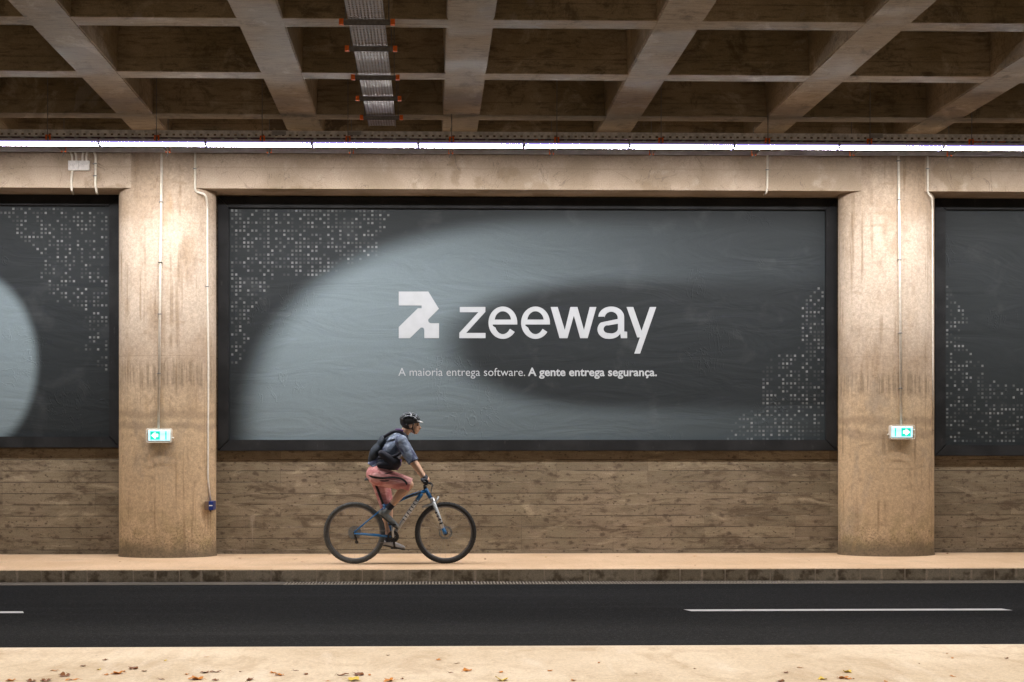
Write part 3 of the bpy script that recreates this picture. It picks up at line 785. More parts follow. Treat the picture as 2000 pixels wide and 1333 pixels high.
# ------------------------------------------------------------------ conduits, boxes, exit signs
def conduit(pts, label, r=.013, clips=(), group=None, rad=.06):
    t = thing('conduit', label, 'pipe', tuple(pts[-1]), group or 'thin pipes fixed to the concrete')
    bm = bmesh.new(); tube(bm, fillet(pts, rad), r, 10); obj('pipe', bm, M_PIPE, t, True)
    for c in clips:
        bm = bmesh.new(); c = Vector(c); box(bm, c.x-r-.012, c.x+r+.006, c.y-.004-r, c.y+r+.004, c.z-.006, c.z+.006, .001); obj('clip', bm, M_STRUT, t)
    return t
def colY(x, px, r): return PCY-PB*math.sqrt(max(1-((x-px)/PR)**2, 0))
def pipe_on_pillar(uvs, px, label, r=.013, clipv=()):
    pts = []
    for u, v in uvs:
        y = -.63
        for _ in range(4):
            p = at(u, v, y); y = colY(p.x, px, PR)-r*.9
        pts.append(at(u, v, y))
    cl = []
    for v in clipv:
        for A, B in zip(pts, pts[1:]):
            pass
        for (u0_, v0_), (u1_, v1_) in zip(uvs, uvs[1:]):
            if v0_ <= v <= v1_:
                u = u0_+(u1_-u0_)*(v-v0_)/(v1_-v0_); y = -.63
                for _ in range(4):
                    p = at(u, v, y); y = colY(p.x, px, PR)-r*.9
                cl.append(at(u, v, y))
    return conduit(pts, label, r, cl)
pipe_on_pillar([(316, 300), (313.5, 513), (309.5, 838)], PX[0], 'white pipe running down to the exit sign with the left arrow', .0155, (395, 513, 614, 730))
pipe_on_pillar([(1755, 304), (1757, 510), (1760, 832)], PX[1], 'white pipe running down to the exit sign with the right arrow', .0155, (315, 391, 508, 651, 759))
LFY = LF-.014
pts = [at(381, 298, LFY), at(381, 371, LFY), at(384, 375, LFY+.004), at(402, 380, -.625)]
for u, v in ((405, 400), (405, 560), (407, 700), (406, 935), (411, 980)):
    y = -.5
    for _ in range(8):
        p = at(u, v, y); y = colY(p.x, PX[0], PR)-.012
    pts.append(at(u, v, y))
conduit(pts, 'cream pipe bending round the pillar top and down to the blue box', .013, [pts[5], at(381, 330, LFY)])
pts = [at(1812, 304, LFY), at(1812, 374, LFY), at(1814, 380, LFY+.004), at(1820, 385, -.60)]
for u, v in ((1821, 410), (1821, 560), (1821.5, 700), (1822, 840)):
    y = -.2
    for _ in range(6):
        p = at(min(u, 1822), v, y); y = colY(p.x, PX[1], PR)-.008
    pts.append(at(u, v, y))
conduit(pts, 'cream pipe bending over the edge of the rightmost lintel', .012, [at(1812, 330, LFY)])
conduit([at(1499, 302, LFY), at(1498.5, 365, LFY), at(1497, 377, LFY+.03), at(1492, 381, -.3)], 'short cream pipe on the long lintel near the right pillar', .012, [at(1499, 332, LFY)], rad=.04)
conduit([at(183, 296, LFY), at(187, 305, LFY), at(186, 362, LFY), at(189, 377, LFY+.06), at(191, 379, -.2)], 'cream pipe right of the twin junction box', .014, [at(186, 320, LFY), at(186, 344, LFY)], rad=.03)
t = conduit([at(141, 333, LFY), at(139, 355, LFY), at(140, 372, LFY), at(143, 379, -.3)], 'cream pipe leading down from the twin junction box', .014, (), rad=.03)
jb = thing('junction_box', 'white twin electrical junction box on the left lintel', 'junction box', tuple(at(153, 333, LF)))
p, q = at(133, 314, LF-.05), at(174, 333, LF-.05); xm = (p.x+q.x)/2
for x0, x1 in ((p.x, xm-.002), (xm+.002, q.x)):
    bm = bmesh.new(); box(bm, x0, x1, LF-.055, LF+.001, q.z, p.z, .005); bxo = obj('cover', bm, M_WHITE, jb)
    bm = bmesh.new(); c = (x0+x1)/2
    for dx, dz, wd in ((-.035, .015, .008), (-.012, .012, .008), (.012, .014, .007), (.036, .016, .008), (0, -.008, .016)): box(bm, c+dx-wd/2, c+dx+wd/2, LF-.0575, LF-.0545, (p.z+q.z)/2+dz-.002, (p.z+q.z)/2+dz+.002)
    obj('screw_slot', bm, M_STRUT, bxo)
for (ua, ub) in ((137, 141), (146, 149), (163, 161), (171, 168.5)):
    bm = bmesh.new(); tube(bm, fillet([at(ua, 296, LFY), at(ub, 305, LFY), at(ub, 314.5, LFY)], .03), .013, 10); obj('feed_pipe', bm, M_PIPE, jb, True)

def exit_sign(uc, vc, pxc, flip, label):
    y = PF; c = at(uc, vc, y-.05)
    t = thing('exit_sign', label, 'exit sign', (c.x, y, c.z), 'lit exit signs on the pillars')
    W2, H2 = .132, .064
    bm = bmesh.new(); box(bm, c.x-W2-.012, c.x+W2+.012, y-.04, y+.03, c.z-H2-.012, c.z+H2+.012, .01); obj('housing', bm, M_WHITE, t)
    bm = bmesh.new(); box(bm, c.x-W2, c.x+W2, y-.062, y-.0405, c.z-H2, c.z+H2, .006); obj('light_panel', bm, emit('sign_white', (.48, .84, 1.0), 1.0), t)
    G = emit('sign_green', (.0, .55, .40), 1.0); WH = emit('sign_arrow', (.9, 1, 1), .8)
    f = -1 if flip else 1; ys = y-.0645
    def P(poly): return [(c.x+f*a, c.z+b_) for a, b_ in (poly if f > 0 else poly[::-1])]
    bm = bmesh.new(); prism(bm, P([(-.108, -.052), (.010, -.052), (.010, .052), (-.108, .052)]), ys, ys+.002)
    obj('green_field', bm, G, t)
    bm = bmesh.new(); prism(bm, P([(.078, -.052), (.092, -.052), (.092, .052), (.078, .052)]), ys, ys+.002); obj('green_stripe', bm, G, t)
    bm = bmesh.new(); prism(bm, P([(-.098, .001), (-.055, -.040), (-.040, -.040), (-.040, -.020), (-.010, -.020), (-.010, .022), (-.040, .022), (-.040, .042), (-.055, .042)]), ys-.003, ys-.001)
    obj('arrow', bm, WH, t)
    # wire guard
    bm = bmesh.new(); g = y-.085; a, b_ = W2+.022, H2+.022
    loop = fillet([(c.x-a, g, c.z), (c.x-a, g, c.z+b_), (c.x+a, g, c.z+b_), (c.x+a, g, c.z-b_), (c.x-a, g, c.z-b_), (c.x-a, g, c.z)], .025)
    tube(bm, loop[:-1], .0036, 6, closed=True)
    loop = [(p[0], y-.012, p[2]) for p in loop]; tube(bm, loop[:-1], .0036, 6, closed=True)
    for x in (-.10, -.05, 0, .05, .10):
        tube(bm, [(c.x+x, y-.012, c.z+b_), (c.x+x, g, c.z+b_)], .0030, 6); tube(bm, [(c.x+x, y-.012, c.z-b_), (c.x+x, g, c.z-b_)], .0030, 6)
    for z in (-.03, .03):
        for s in (-1, 1): tube(bm, [(c.x+s*a, y-.012, c.z+z), (c.x+s*a, g, c.z+z)], .0030, 6)
    tube(bm, [(c.x+f*(a-.012), g, c.z+b_), (c.x+f*(a-.012), g, c.z-b_)], .0024, 6)
    obj('wire_guard', bm, M_PIPE, t)
    bm = bmesh.new(); tube(bm, [(c.x+f*(a), y-.02, c.z-.03), (c.x+f*(a+.022), y-.02, c.z-.03)], .011, 8); tube(bm, [(c.x-f*a, y-.02, c.z+.03), (c.x-f*(a+.014), y-.02, c.z+.03)], .009, 8); obj('cable_gland', bm, M_PIPE, t)
exit_sign(311, 851, PX[0], False, 'lit green exit sign whose arrow points left')
exit_sign(1761.5, 844.5, PX[1], True, 'lit green exit sign whose arrow points right')
c = at(409, 988, -.545)
bx_ = thing('socket_box', 'small blue and brown electrical box low on the left pillar', 'socket box', tuple(c))
bm = bmesh.new(); box(bm, c.x-.052, c.x-.004, c.y-.03, c.y+.14, c.z-.055, c.z+.055, .004); obj('back_box', bm, plain('brown_box', (.16, .10, .065), .6), bx_)
bm = bmesh.new(); box(bm, c.x-.003, c.x+.052, c.y-.045, c.y+.2, c.z-.055, c.z+.055, .006); cv = obj('cover', bm, plain('blue_plastic', (.008, .028, .17), .35), bx_)
bm = bmesh.new(); box(bm, c.x+.002, c.x+.047, c.y-.047, c.y-.0448, c.z-.004, c.z+.008); obj('label_strip', bm, M_WHITE, cv)
bm = bmesh.new(); tube(bm, [(c.x+.012, c.y, c.z-.054), (c.x+.012, c.y, c.z-.075)], .012, 8); obj('gland', bm, M_DARK, cv)

# ------------------------------------------------------------------ bicycle
BY = -1.66
def B(zx, zy, dy=0.):
    p = at(560+zx*.285156, 760+zy*.285156, BY); return Vector((p.x, BY+dy, p.z))
RW, FWc = B(464, 985), B(1088, 988)
WR = .366
RW.z = FWc.z = WB+WR+.001
BB = B(730, 1010); HT0, HT1 = B(953, 690), B(981, 742); SPT = B(610, 650); STJ = B(667, 806)
M_TYRE = plain('tyre_rubber', (.022, .023, .024), .75, 0, .2, 40)
M_TYREG = plain('dusty_tyre_rubber', (.075, .08, .078), .8, 0, .25, 40)
M_RIM = plain('grey_rim', (.20, .20, .21), .35, .6)
M_CHROME = plain('bare_metal', (.45, .45, .45), .28, .9)
M_BLUE = plain('blue_frame_paint', (.014, .145, .38), .3, 0, .05, 8)
M_GREYP = plain('silver_frame_paint', (.46, .49, .51), .35, .1, .05, 8)
M_BLK = plain('black_parts', (.015, .015, .017), .45)
bike = thing('bicycle', 'blue and silver mountain bike with front suspension and knobbly tyres, ridden along the pavement', 'bicycle', (BB.x, BY, WB))
def wheel(c, front):
    wob = bpy.data.objects.new('wheel', None); COL.objects.link(wob); wob.location = c; wob.empty_display_size = .1; setpar(wob, bike)
    wob.location = c
    n = 72
    bm = bmesh.new(); tr = .027; R = WR-tr
    ring = [[bm.verts.new((c.x+(R+tr*math.cos(t)*(1.0 if math.cos(t) < .5 else 1.0+.02*(k % 2)))*math.cos(2*PI*k/n), c.y+tr*.98*math.sin(t), c.z+(R+tr*math.cos(t)*(1.0 if math.cos(t) < .5 else 1.0+.02*(k % 2)))*math.sin(2*PI*k/n))) for t in [2*PI*j/14 for j in range(14)]] for k in range(n)]
    for k in range(n):
        for j in range(14): bm.faces.new((ring[k][j], ring[k][(j+1) % 14], ring[(k+1) % n][(j+1) % 14], ring[(k+1) % n][j]))
    # tread knobs
    for k in range(0, n):
        a = 2*PI*(k+.5)/n
        for off in (-.013, .013):
            m = Matrix.Translation((c.x+(WR-.0035)*math.cos(a), c.y+off+(.004 if k % 2 else -.004), c.z+(WR-.0035)*math.sin(a))) @ Matrix.Rotation(-a, 4, 'Y') @ Matrix.Diagonal((.008, .012, .013, 1))
            bmesh.ops.create_cube(bm, size=1, matrix=m)
    obj('tyre', bm, M_TYRE if front else M_TYREG, wob, True)
    bm = bmesh.new()
    prof = [(WR-.048, -.013), (WR-.056, -.011), (WR-.066, -.004), (WR-.066, .004), (WR-.056, .011), (WR-.048, .013)]
    ring = [[bm.verts.new((c.x+r*math.cos(2*PI*k/n), c.y+y, c.z+r*math.sin(2*PI*k/n))) for r, y in prof] for k in range(n)]
    for k in range(n):
        for j in range(6): bm.faces.new((ring[k][j], ring[k][(j+1) % 6], ring[(k+1) % n][(j+1) % 6], ring[(k+1) % n][j]))
    obj('rim', bm, M_RIM, wob, True)
    bm = bmesh.new(); ns = 28
    for k in range(ns):
        s = 1 if k % 2 else -1; a = 2*PI*k/ns; h = a+(.9 if (k//2) % 2 else -.9)
        tube(bm, [(c.x+.024*math.cos(h), c.y+s*.03, c.z+.024*math.sin(h)), (c.x+(WR-.06)*math.cos(a), c.y+s*.002, c.z+(WR-.06)*math.sin(a))], 0.0008, 4)
    obj('spokes', bm, M_STRUT, wob)
    bm = bmesh.new(); tube(bm, [(c.x, c.y-.05, c.z), (c.x, c.y-.034, c.z), (c.x, c.y-.03, c.z), (c.x, c.y-.02, c.z), (c.x, c.y+.02, c.z), (c.x, c.y+.03, c.z), (c.x, c.y+.034, c.z), (c.x, c.y+.05, c.z)], [.01, .012, .028, .017, .017, .028, .012, .01], 16); obj('hub', bm, M_BLK, wob, True)
    bm = bmesh.new(); r0, r1 = .058, .08; yy = c.y+.040
    A = []
    for k in range(48):
        a = 2*PI*k/48; q = []
        for r in (r0, r1*(1 if k % 4 else .97)):
            for y in (yy, yy+.002): q.append(bm.verts.new((c.x+r*math.cos(a), y, c.z+r*math.sin(a))))
        A.append(q)
    for k in range(48):
        p, q = A[k], A[(k+1) % 48]
        for i, j in ((0, 1), (1, 3), (3, 2), (2, 0)): bm.faces.new((p[i], p[j], q[j], q[i]))
    for k in range(6):
        a = PI*k/3; tube(bm, [(c.x+.02*math.cos(a), yy+.001, c.z+.02*math.sin(a)), (c.x+.06*math.cos(a+.3), yy+.001, c.z+.06*math.sin(a+.3))], .003, 6)
    obj('brake_disc', bm, M_CHROME, wob)
    return wob
wheel(RW, False); wheel(FWc, True)
def tubes(name, segs, mat, par=bike, n=14):
    bm = bmesh.new()
    for pts, r in segs: tube(bm, pts, r, n)
    return obj(name, bm, mat, par, True)
lerp = lambda a, b, t: Vector(a).lerp(Vector(b), t)
# frame: one welded piece in blue with silver lower down tube
fr = tubes('frame', [([HT0+Vector((-.004, 0, .012)), HT1+Vector((.004, 0, -.008))], [.024, .024]),
    ([HT0+Vector((0, 0, -.012)), lerp(HT0, STJ, .35), STJ], [.021, .019, .016]),
    ([STJ+Vector((-.008, 0, .03)), BB], [.017, .018]),
    ([BB-Vector((0, .036, 0)), BB+Vector((0, .036, 0))], .022),
    ([STJ-Vector((0, .02, .01)), RW+Vector((.0, -.066, .012))], [.0095, .0085]), ([STJ-Vector((0, -.02, .01)), RW+Vector((.0, .066, .012))], [.0095, .0085]),
    ([BB-Vector((.03, .035, 0)), lerp(BB, RW, .45)-Vector((0, .06, .004)), RW+Vector((0, -.066, -.004))], [.014, .013, .010]),
    ([BB-Vector((.03, -.035, 0)), lerp(BB, RW, .45)-Vector((0, -.06, .004)), RW+Vector((0, .066, -.004))], [.014, .013, .010])], M_BLUE)
DT0, DT1 = B(925, 716), B(738, 990)
tubes('down_tube', [([DT0, lerp(DT0, DT1, .17)], [.025, .025])], M_BLUE)
tubes('down_tube', [([lerp(DT0, DT1, .1701), DT1], [.0255, .023])], M_GREYP)
# pale blocky marks along the down tube
bm = bmesh.new()
for k in range(6):
    t0 = .20+k*.078; A_, B_ = lerp(DT0, DT1, t0), lerp(DT0, DT1, t0+.052); d = (DT1-DT0).normalized(); nrm = Vector((-d.z, 0, d.x))
    q = []
    for p in (A_, B_):
        for s in (-1, -.33, .33, 1): q.append(bm.verts.new(p+nrm*.019*s+Vector((0, -math.sqrt(max(.0262**2-(.019*s)**2, 0)), 0))))
    for i in range(3): bm.faces.new((q[i], q[i+1], q[i+5], q[i+4]))
obj('tube_marks', bm, plain('mark_white', (.75, .77, .78), .4, 0, .03), bike)
bm = bmesh.new()
for k in range(7):
    t0 = .19+k*.078; A_, B_ = lerp(DT0, DT1, t0-.012), lerp(DT0, DT1, t0+.008); d = (DT1-DT0).normalized(); nrm = Vector((-d.z, 0, d.x)); q = []
    for p in (A_, B_):
        for s in (-1, -.33, .33, 1): q.append(bm.verts.new(p+nrm*.020*s+Vector((0, -math.sqrt(max(.0264**2-(.020*s)**2, 0)), 0))))
    for i in range(3): bm.faces.new((q[i], q[i+1], q[i+5], q[i+4]))
obj('tube_marks', bm, M_BLK, bike)
tubes('frame_bottle_bosses', [([lerp(HT0, STJ, .12)-Vector((0, .0205, 0)), lerp(HT0, STJ, .5)-Vector((0, .0185, 0))], [.012, .009])], M_BLK)
# fork
ax = (FWc-HT1).normalized(); crown = B(1004, 783)
tubes('stanchion', [([crown+Vector((.0, -.062, .05)), crown-Vector((-.01, .062, .02))], .016)], M_CHROME); tubes('stanchion', [([crown+Vector((.0, .062, .05)), crown-Vector((-.01, -.062, .02))], .016)], M_CHROME)
fk = tubes('fork', [([HT1-Vector((0, 0, 0)), HT1.lerp(crown, .75)+Vector((0, 0, 0))], [.019, .022]),
    ([crown+Vector((-.004, -.066, .045)), crown+Vector((-.004, .066, .045))], [.022, .022]),
    ([crown+Vector((.0, -.062, .02)), lerp(crown, FWc, .5)-Vector((0, .062, 0)), FWc+Vector((-.012, -.062, 0))], [.023, .021, .017]),
    ([crown+Vector((.0, .062, .02)), lerp(crown, FWc, .5)+Vector((0, .062, 0)), FWc+Vector((-.012, .062, 0))], [.023, .021, .017])], M_GREYP)
bm = bmesh.new()
for t0 in (.28, .40, .52, .64): tube(bm, [lerp(crown, FWc, t0)-Vector((.004, .062, 0)), lerp(crown, FWc, t0+.05)-Vector((.004, .062, 0))], .0225, 14)
obj('fork_marks', bm, M_BLK, fk, True)
tubes('dropout', [([lerp(crown, FWc, .84)-Vector((.006, .062, 0)), FWc+Vector((-.004, -.062, -.012))], [.021, .022])], M_BLUE, fk)
tubes('fork_arch', [([crown+Vector((.02, -.06, .0)), crown+Vector((.055, -.045, .062)), crown+Vector((.06, 0, .075)), crown+Vector((.055, .045, .062)), crown+Vector((.02, .06, .0))], .011)], M_GREYP, fk)
tubes('mudguard', [([B(925, 812), B(965, 800), B(1000, 788)], [.012, .018, .02])], M_GREYP, fk)
# cockpit
HB = B(966, 641)
tubes('stem', [([HT0+Vector((-.004, 0, .0)), HT0+Vector((-.012, 0, .055))], [.022, .021]), ([HT0+Vector((-.012, 0, .045)), HB], [.019, .018])], M_BLK)
hb = tubes('handlebar', [([HB+Vector((-.035, -.34, .012)), HB+Vector((-.02, -.16, .010)), HB+Vector((0, -.05, 0)), HB+Vector((0, .05, 0)), HB+Vector((-.02, .16, .010)), HB+Vector((-.035, .34, .012))], [.011, .012, .0158, .0158, .012, .011])], M_BLK)
for s in (-1, 1):
    tubes('grip', [([HB+Vector((-.027, s*.215, .011)), HB+Vector((-.0352, s*.345, .012))], [.0155, .0165])], M_BLK, hb)
    tubes('brake_lever', [([HB+Vector((.0, s*.17, -.004)), HB+Vector((.05, s*.19, -.016)), HB+Vector((.045, s*.27, -.04))], [.009, .006, .004])], M_BLK, hb)
bm = bmesh.new()
tube(bm, fillet([HB+Vector((.03, -.15, 0)), HB+Vector((.07, -.08, -.02)), HB+Vector((.03, .03, -.10)), B(1015, 800)+Vector((0, .05, 0))], .05), .003, 6); tube(bm, fillet([HB+Vector((.03, .15, 0)), HB+Vector((.06, .06, -.03)), HT1+Vector((.0, -.03, -.0)), lerp(DT0, DT1, .3)-Vector((0, .028, 0))], .05), .003, 6)
obj('brake_hoses', bm, M_BLK, bike, True)
# saddle
tubes('seat_post', [([STJ+Vector((-.002, 0, .0)), SPT+Vector((0, 0, -.01))], .0145)], M_BLK)
bm = bmesh.new()
prof = [(-.13, .062, .012), (-.11, .072, .02), (-.06, .066, .016), (0, .04, .008), (.07, .022, .004), (.12, .018, .0), (.135, .010, -.006)]
R = []
for x, wd, z in prof: R.append([bm.verts.new((SPT.x+x, BY+wd*math.cos(t), SPT.z+.03+z+.022*math.sin(t)*(1 if math.sin(t) > 0 else .6))) for t in [2*PI*k/14 for k in range(14)]])
for A, C in zip(R, R[1:]):
    for k in range(14): bm.faces.new((A[k], A[(k+1) % 14], C[(k+1) % 14], C[k]))
bm.faces.new(R[0][::-1]); bm.faces.new(R[-1]); obj('saddle', bm, M_BLK, bike, True)
# drivetrain
PD0, PD1 = B(724, 925, -.13), B(738, 1096, .13)
bm = bmesh.new(); nt = 34
def disc(bm, c, r, y, th, teeth, inner=0):
    A = []
    for k in range(teeth*2):
        a = 2*PI*k/(teeth*2); rr = r if k % 2 else r-.006
        A.append([bm.verts.new((c.x+q*math.cos(a), c.y+y+s, c.z+q*math.sin(a))) for q in (rr, max(inner, .004)) for s in (0, th)])
    N = len(A)
    for k in range(N):
        p, q = A[k], A[(k+1) % N]
        for i, j in ((0, 1), (1, 3), (3, 2), (2, 0)): bm.faces.new((p[i], p[j], q[j], q[i]))
disc(bm, BB, .072, -.055, .003, 34, .045); disc(bm, BB, .054, -.046, .003, 26, .03)
for k in range(5): a = 2*PI*k/5; tube(bm, [BB+Vector((0, -.052, 0)), BB+Vector((.055*math.cos(a), -.053, .055*math.sin(a)))], .008, 8)
obj('chainring', bm, M_BLK, bike)
bm = bmesh.new()
for i, r in enumerate((.058, .05, .043, .036, .029, .024)): disc(bm, RW, r, -.034-i*.0042, .0022, 22, .014)
obj('cassette', bm, M_CHROME, bike)
tubes('crank', [([BB-Vector((0, .06, 0)), PD0+Vector((0, .045, 0))], [.015, .011]), ([BB-Vector((0, .064, 0)), BB+Vector((0, .064, 0))], .012)], M_GREYP)
tubes('crank', [([BB+Vector((0, .06, 0)), PD1-Vector((0, .045, 0))], [.015, .011])], M_BLK)
for P_, s in ((PD0, -1), (PD1, 1)):
    bm = bmesh.new(); tube(bm, [P_-Vector((0, s*.05, 0)), P_+Vector((0, s*.045, 0))], .006, 8)
    for x0, x1, y0, y1 in ((-.045, .045, -.042, -.034), (-.045, .045, .034, .042), (-.045, -.035, -.0339, .0339), (.035, .045, -.0339, .0339)): box(bm, P_.x+x0, P_.x+x1, P_.y+y0, P_.y+y1, P_.z-.009, P_.z+.009, .002)
    obj('pedal', bm, M_BLK, bike)
jk = RW+Vector((.028, -.05, -.105)); jk2 = RW+Vector((.018, -.05, -.062))
bm = bmesh.new(); tube(bm, [RW+Vector((.004, -.055, -.02)), jk2, jk], [.012, .011, .008], 8); disc(bm, jk, .024, -.004, .006, 11); disc(bm, jk2, .022, -.004, .006, 11); obj('derailleur', bm, M_BLK, bike)
bm = bmesh.new(); tube(bm, [RW+Vector((-.004, -.05, .034)), BB+Vector((-.004, -.053, .066))], .0035, 6); tube(bm, [jk+Vector((.0, -.001, -.022)), BB+Vector((-.01, -.053, -.066))], .0035, 6); obj('chain', bm, M_STRUT, bike)

# ------------------------------------------------------------------ the rider
rider = thing('person', 'cyclist in black helmet, grey blue shirt and pink shorts riding to the right', 'person', (BB.x, BY, WB))
M_SKIN = plain('skin', (.60, .37, .25), .55, 0, .08, 14)
M_SHIRT = M('shirt_cloth'); n_ = M_SHIRT.noise(9, 4, (1, 1, 1.6), dist=.6, off=3); n2 = M_SHIRT.noise(5, 5, dist=1.0, off=8)
c_ = M_SHIRT.mix(n_.step(.42, .62), (.12, .155, .225), (.235, .285, .375)); c_ = M_SHIRT.mix(n2.step(.49, .60)*.9, c_, (.025, .032, .085))
M_SHIRT.base(c_); M_SHIRT.rough(.85); M_SHIRT.bump(n_+n2, .6, .02); M_SHIRT = M_SHIRT.m
M_PINK = M('pink_cloth'); n_ = M_PINK.noise(7, 4, (1, 1, 2.2), dist=.8, off=3)
M_PINK.base(M_PINK.mix(n_.step(.4, .66), (.52, .20, .20), (.74, .40, .385))); M_PINK.rough(.85); M_PINK.bump(n_, .7, .02); M_PINK = M_PINK.m
M_BAG = plain('dark_bag_cloth', (.014, .016, .028), .8, 0, .3, 12, .3)
M_PURP = plain('purple_edge', (.05, .015, .085), .7)
hipN, kneeN, ankN = B(630, 597, -.085), B(838, 653, -.125), B(703, 812, -.12)
hipF, kneeF, ankF = B(630, 597, .085), B(694, 836, .11), B(690, 1042, .12)
pel, wst, chs, nkb, head = B(630, 578), B(652, 510), B(718, 418), B(790, 318), B(850, 240)
shN, elN, wrN = B(786, 358, -.175), B(868, 498, -.235), B(944, 608, -.268)
shF, elF, wrF = B(786, 358, .175), B(868, 498, .235), B(944, 608, .268)
bm = bmesh.new()
ellipsoid(bm, pel, (.125, .155, .12)); capsule(bm, pel, wst, .125, .118, sq=.9); ellipsoid(bm, chs, (.115, .155, .15), .6); capsule(bm, wst, chs, .118, .125, sq=.9)
capsule(bm, chs, B(765, 352), .125, .085); capsule(bm, shN, shF, .062, .062); capsule(bm, B(772, 345), B(832, 268), .062, .053)
for s, e, w_ in ((shN, elN, wrN), (shF, elF, wrF)):
    capsule(bm, s, e, .056, .044); capsule(bm, e, lerp(e, w_, .35), .044, .042); capsule(bm, lerp(e, w_, .3), w_, .042, .028); capsule(bm, w_, w_+Vector((.03, 0, -.02)), .028, .03)
for h, k, a in ((hipN, kneeN, ankN), (hipF, kneeF, ankF)):
    capsule(bm, h, k, .092, .058); d = (a-k)
    capsule(bm, k, k+d*.3, .056, .056); capsule(bm, k+d*.28+Vector((-.012, 0, -.004)), k+d*.72, .058, .042); capsule(bm, k+d*.7, a, .042, .034)
# head with jaw, nose, brow, lips, ears
def H(dx, dz, dy=0): return head+Vector((dx, dy, dz))
ellipsoid(bm, H(-.012, .012), (.098, .076, .098)); capsule(bm, H(.012, -.03), H(.048, -.088), .062, .036); ellipsoid(bm, H(.05, -.045), (.045, .055, .062), .15)
ellipsoid(bm, H(.066, -.104), (.022, .026, .018)); capsule(bm, H(.094, -.012), H(.113, -.048), .010, .014); ellipsoid(bm, H(.102, -.052), (.014, .017, .010)); ellipsoid(bm, H(.086, .008), (.014, .05, .014))
ellipsoid(bm, H(.092, -.074), (.012, .022, .007)); ellipsoid(bm, H(.088, -.088), (.012, .02, .008))
for s in (-1, 1): ellipsoid(bm, H(-.004, -.028, s*.078), (.02, .010, .032), -.2)
body = fuse('body', bm, .0065, 6, M_SKIN, rider)
for s in (-1, 1):
    bm = bmesh.new(); ellipsoid(bm, H(.079, -.014, s*.031), (.012, .014, .008)); obj('eye', bm, plain('eye_dark', (.05, .03, .02), .3), rider, True)
# shirt
bm = bmesh.new()
capsule(bm, B(622, 556), wst, .148, .136, sq=.86, flat0=True); capsule(bm, wst, chs, .136, .142, sq=.9); ellipsoid(bm, chs, (.132, .172, .165), .6); capsule(bm, chs, B(768, 350), .14, .10); capsule(bm, shN, shF, .077, .077); capsule(bm, B(770, 348), B(808, 300), .078, .066, flat1=True)
for s, e in ((shN, elN), (shF, elF)): capsule(bm, s, lerp(s, e, 1.02), .074, .066, flat1=True); ellipsoid(bm, lerp(s, e, .55)+Vector((-.012, 0, -.01)), (.066, .066, .06), .8)
fuse('shirt', bm, .0075, 5, M_SHIRT, rider)
# shorts
bm = bmesh.new()
ellipsoid(bm, pel+Vector((.0, 0, -.01)), (.15, .178, .135)); capsule(bm, B(628, 550), pel, .146, .15, sq=.9, flat0=True)
capsule(bm, hipN, lerp(hipN, kneeN, 1.06), .118, .084, flat1=True); capsule(bm, hipF, lerp(hipF, kneeF, .92), .115, .082, flat1=True)
ellipsoid(bm, lerp(hipN, kneeN, .8)+Vector((0, 0, -.02)), (.10, .075, .062), .2)
shorts = fuse('shorts', bm, .0075, 4, M_PINK, rider)
bvh = BVHTree.FromPolygons([v.co.copy() for v in shorts.data.vertices], [tuple(p.vertices) for p in shorts.data.polygons])
def ribbon(name, path, wd, mat, par, tree=bvh):
    pts = []
    P3 = [B(*p) for p in path]; sm = []
    for i in range(len(P3)-1):
        for k in range(8):
            a, b, c, d = P3[max(i-1, 0)], P3[i], P3[i+1], P3[min(i+2, len(P3)-1)]; t = k/8
            sm.append(.5*((2*b)+(c-a)*t+(2*a-5*b+4*c-d)*t*t+(3*b-a-3*c+d)*t**3))
    sm.append(P3[-1]); bm = bmesh.new(); prev = None
    for i, p in enumerate(sm):
        d = (sm[min(i+1, len(sm)-1)]-sm[max(i-1, 0)]).normalized(); nr = Vector((-d.z, 0, d.x)); row = []
        w2 = wd*(.35+.65*min(1, i/4, (len(sm)-1-i)/4))
        for s in (-1, -.5, 0, .5, 1):
            q = p+nr*w2*s; h = tree.ray_cast(Vector((q.x, BY-1, q.z)), Vector((0, 1, 0)))
            y = h[0].y if h[0] else (row[-1].co.y if row else BY-.15)
            row.append(bm.verts.new((q.x, y-.0035, q.z)))
        if prev:
            for a, b, c, e in zip(prev, prev[1:], row[1:], row): bm.faces.new((a, b, c, e))
        prev = row
    return obj(name, bm, mat, par, True)
ribbon('side_stripe', [(563, 590), (600, 603), (660, 608), (730, 603), (785, 612), (815, 632), (826, 655)], .011, M_DARK, shorts)
ribbon('side_stripe', [(640, 626), (675, 628), (705, 625)], .006, M_DARK, shorts)
ribbon('side_stripe', [(672, 580), (700, 574), (730, 570)], .005, M_DARK, shorts)
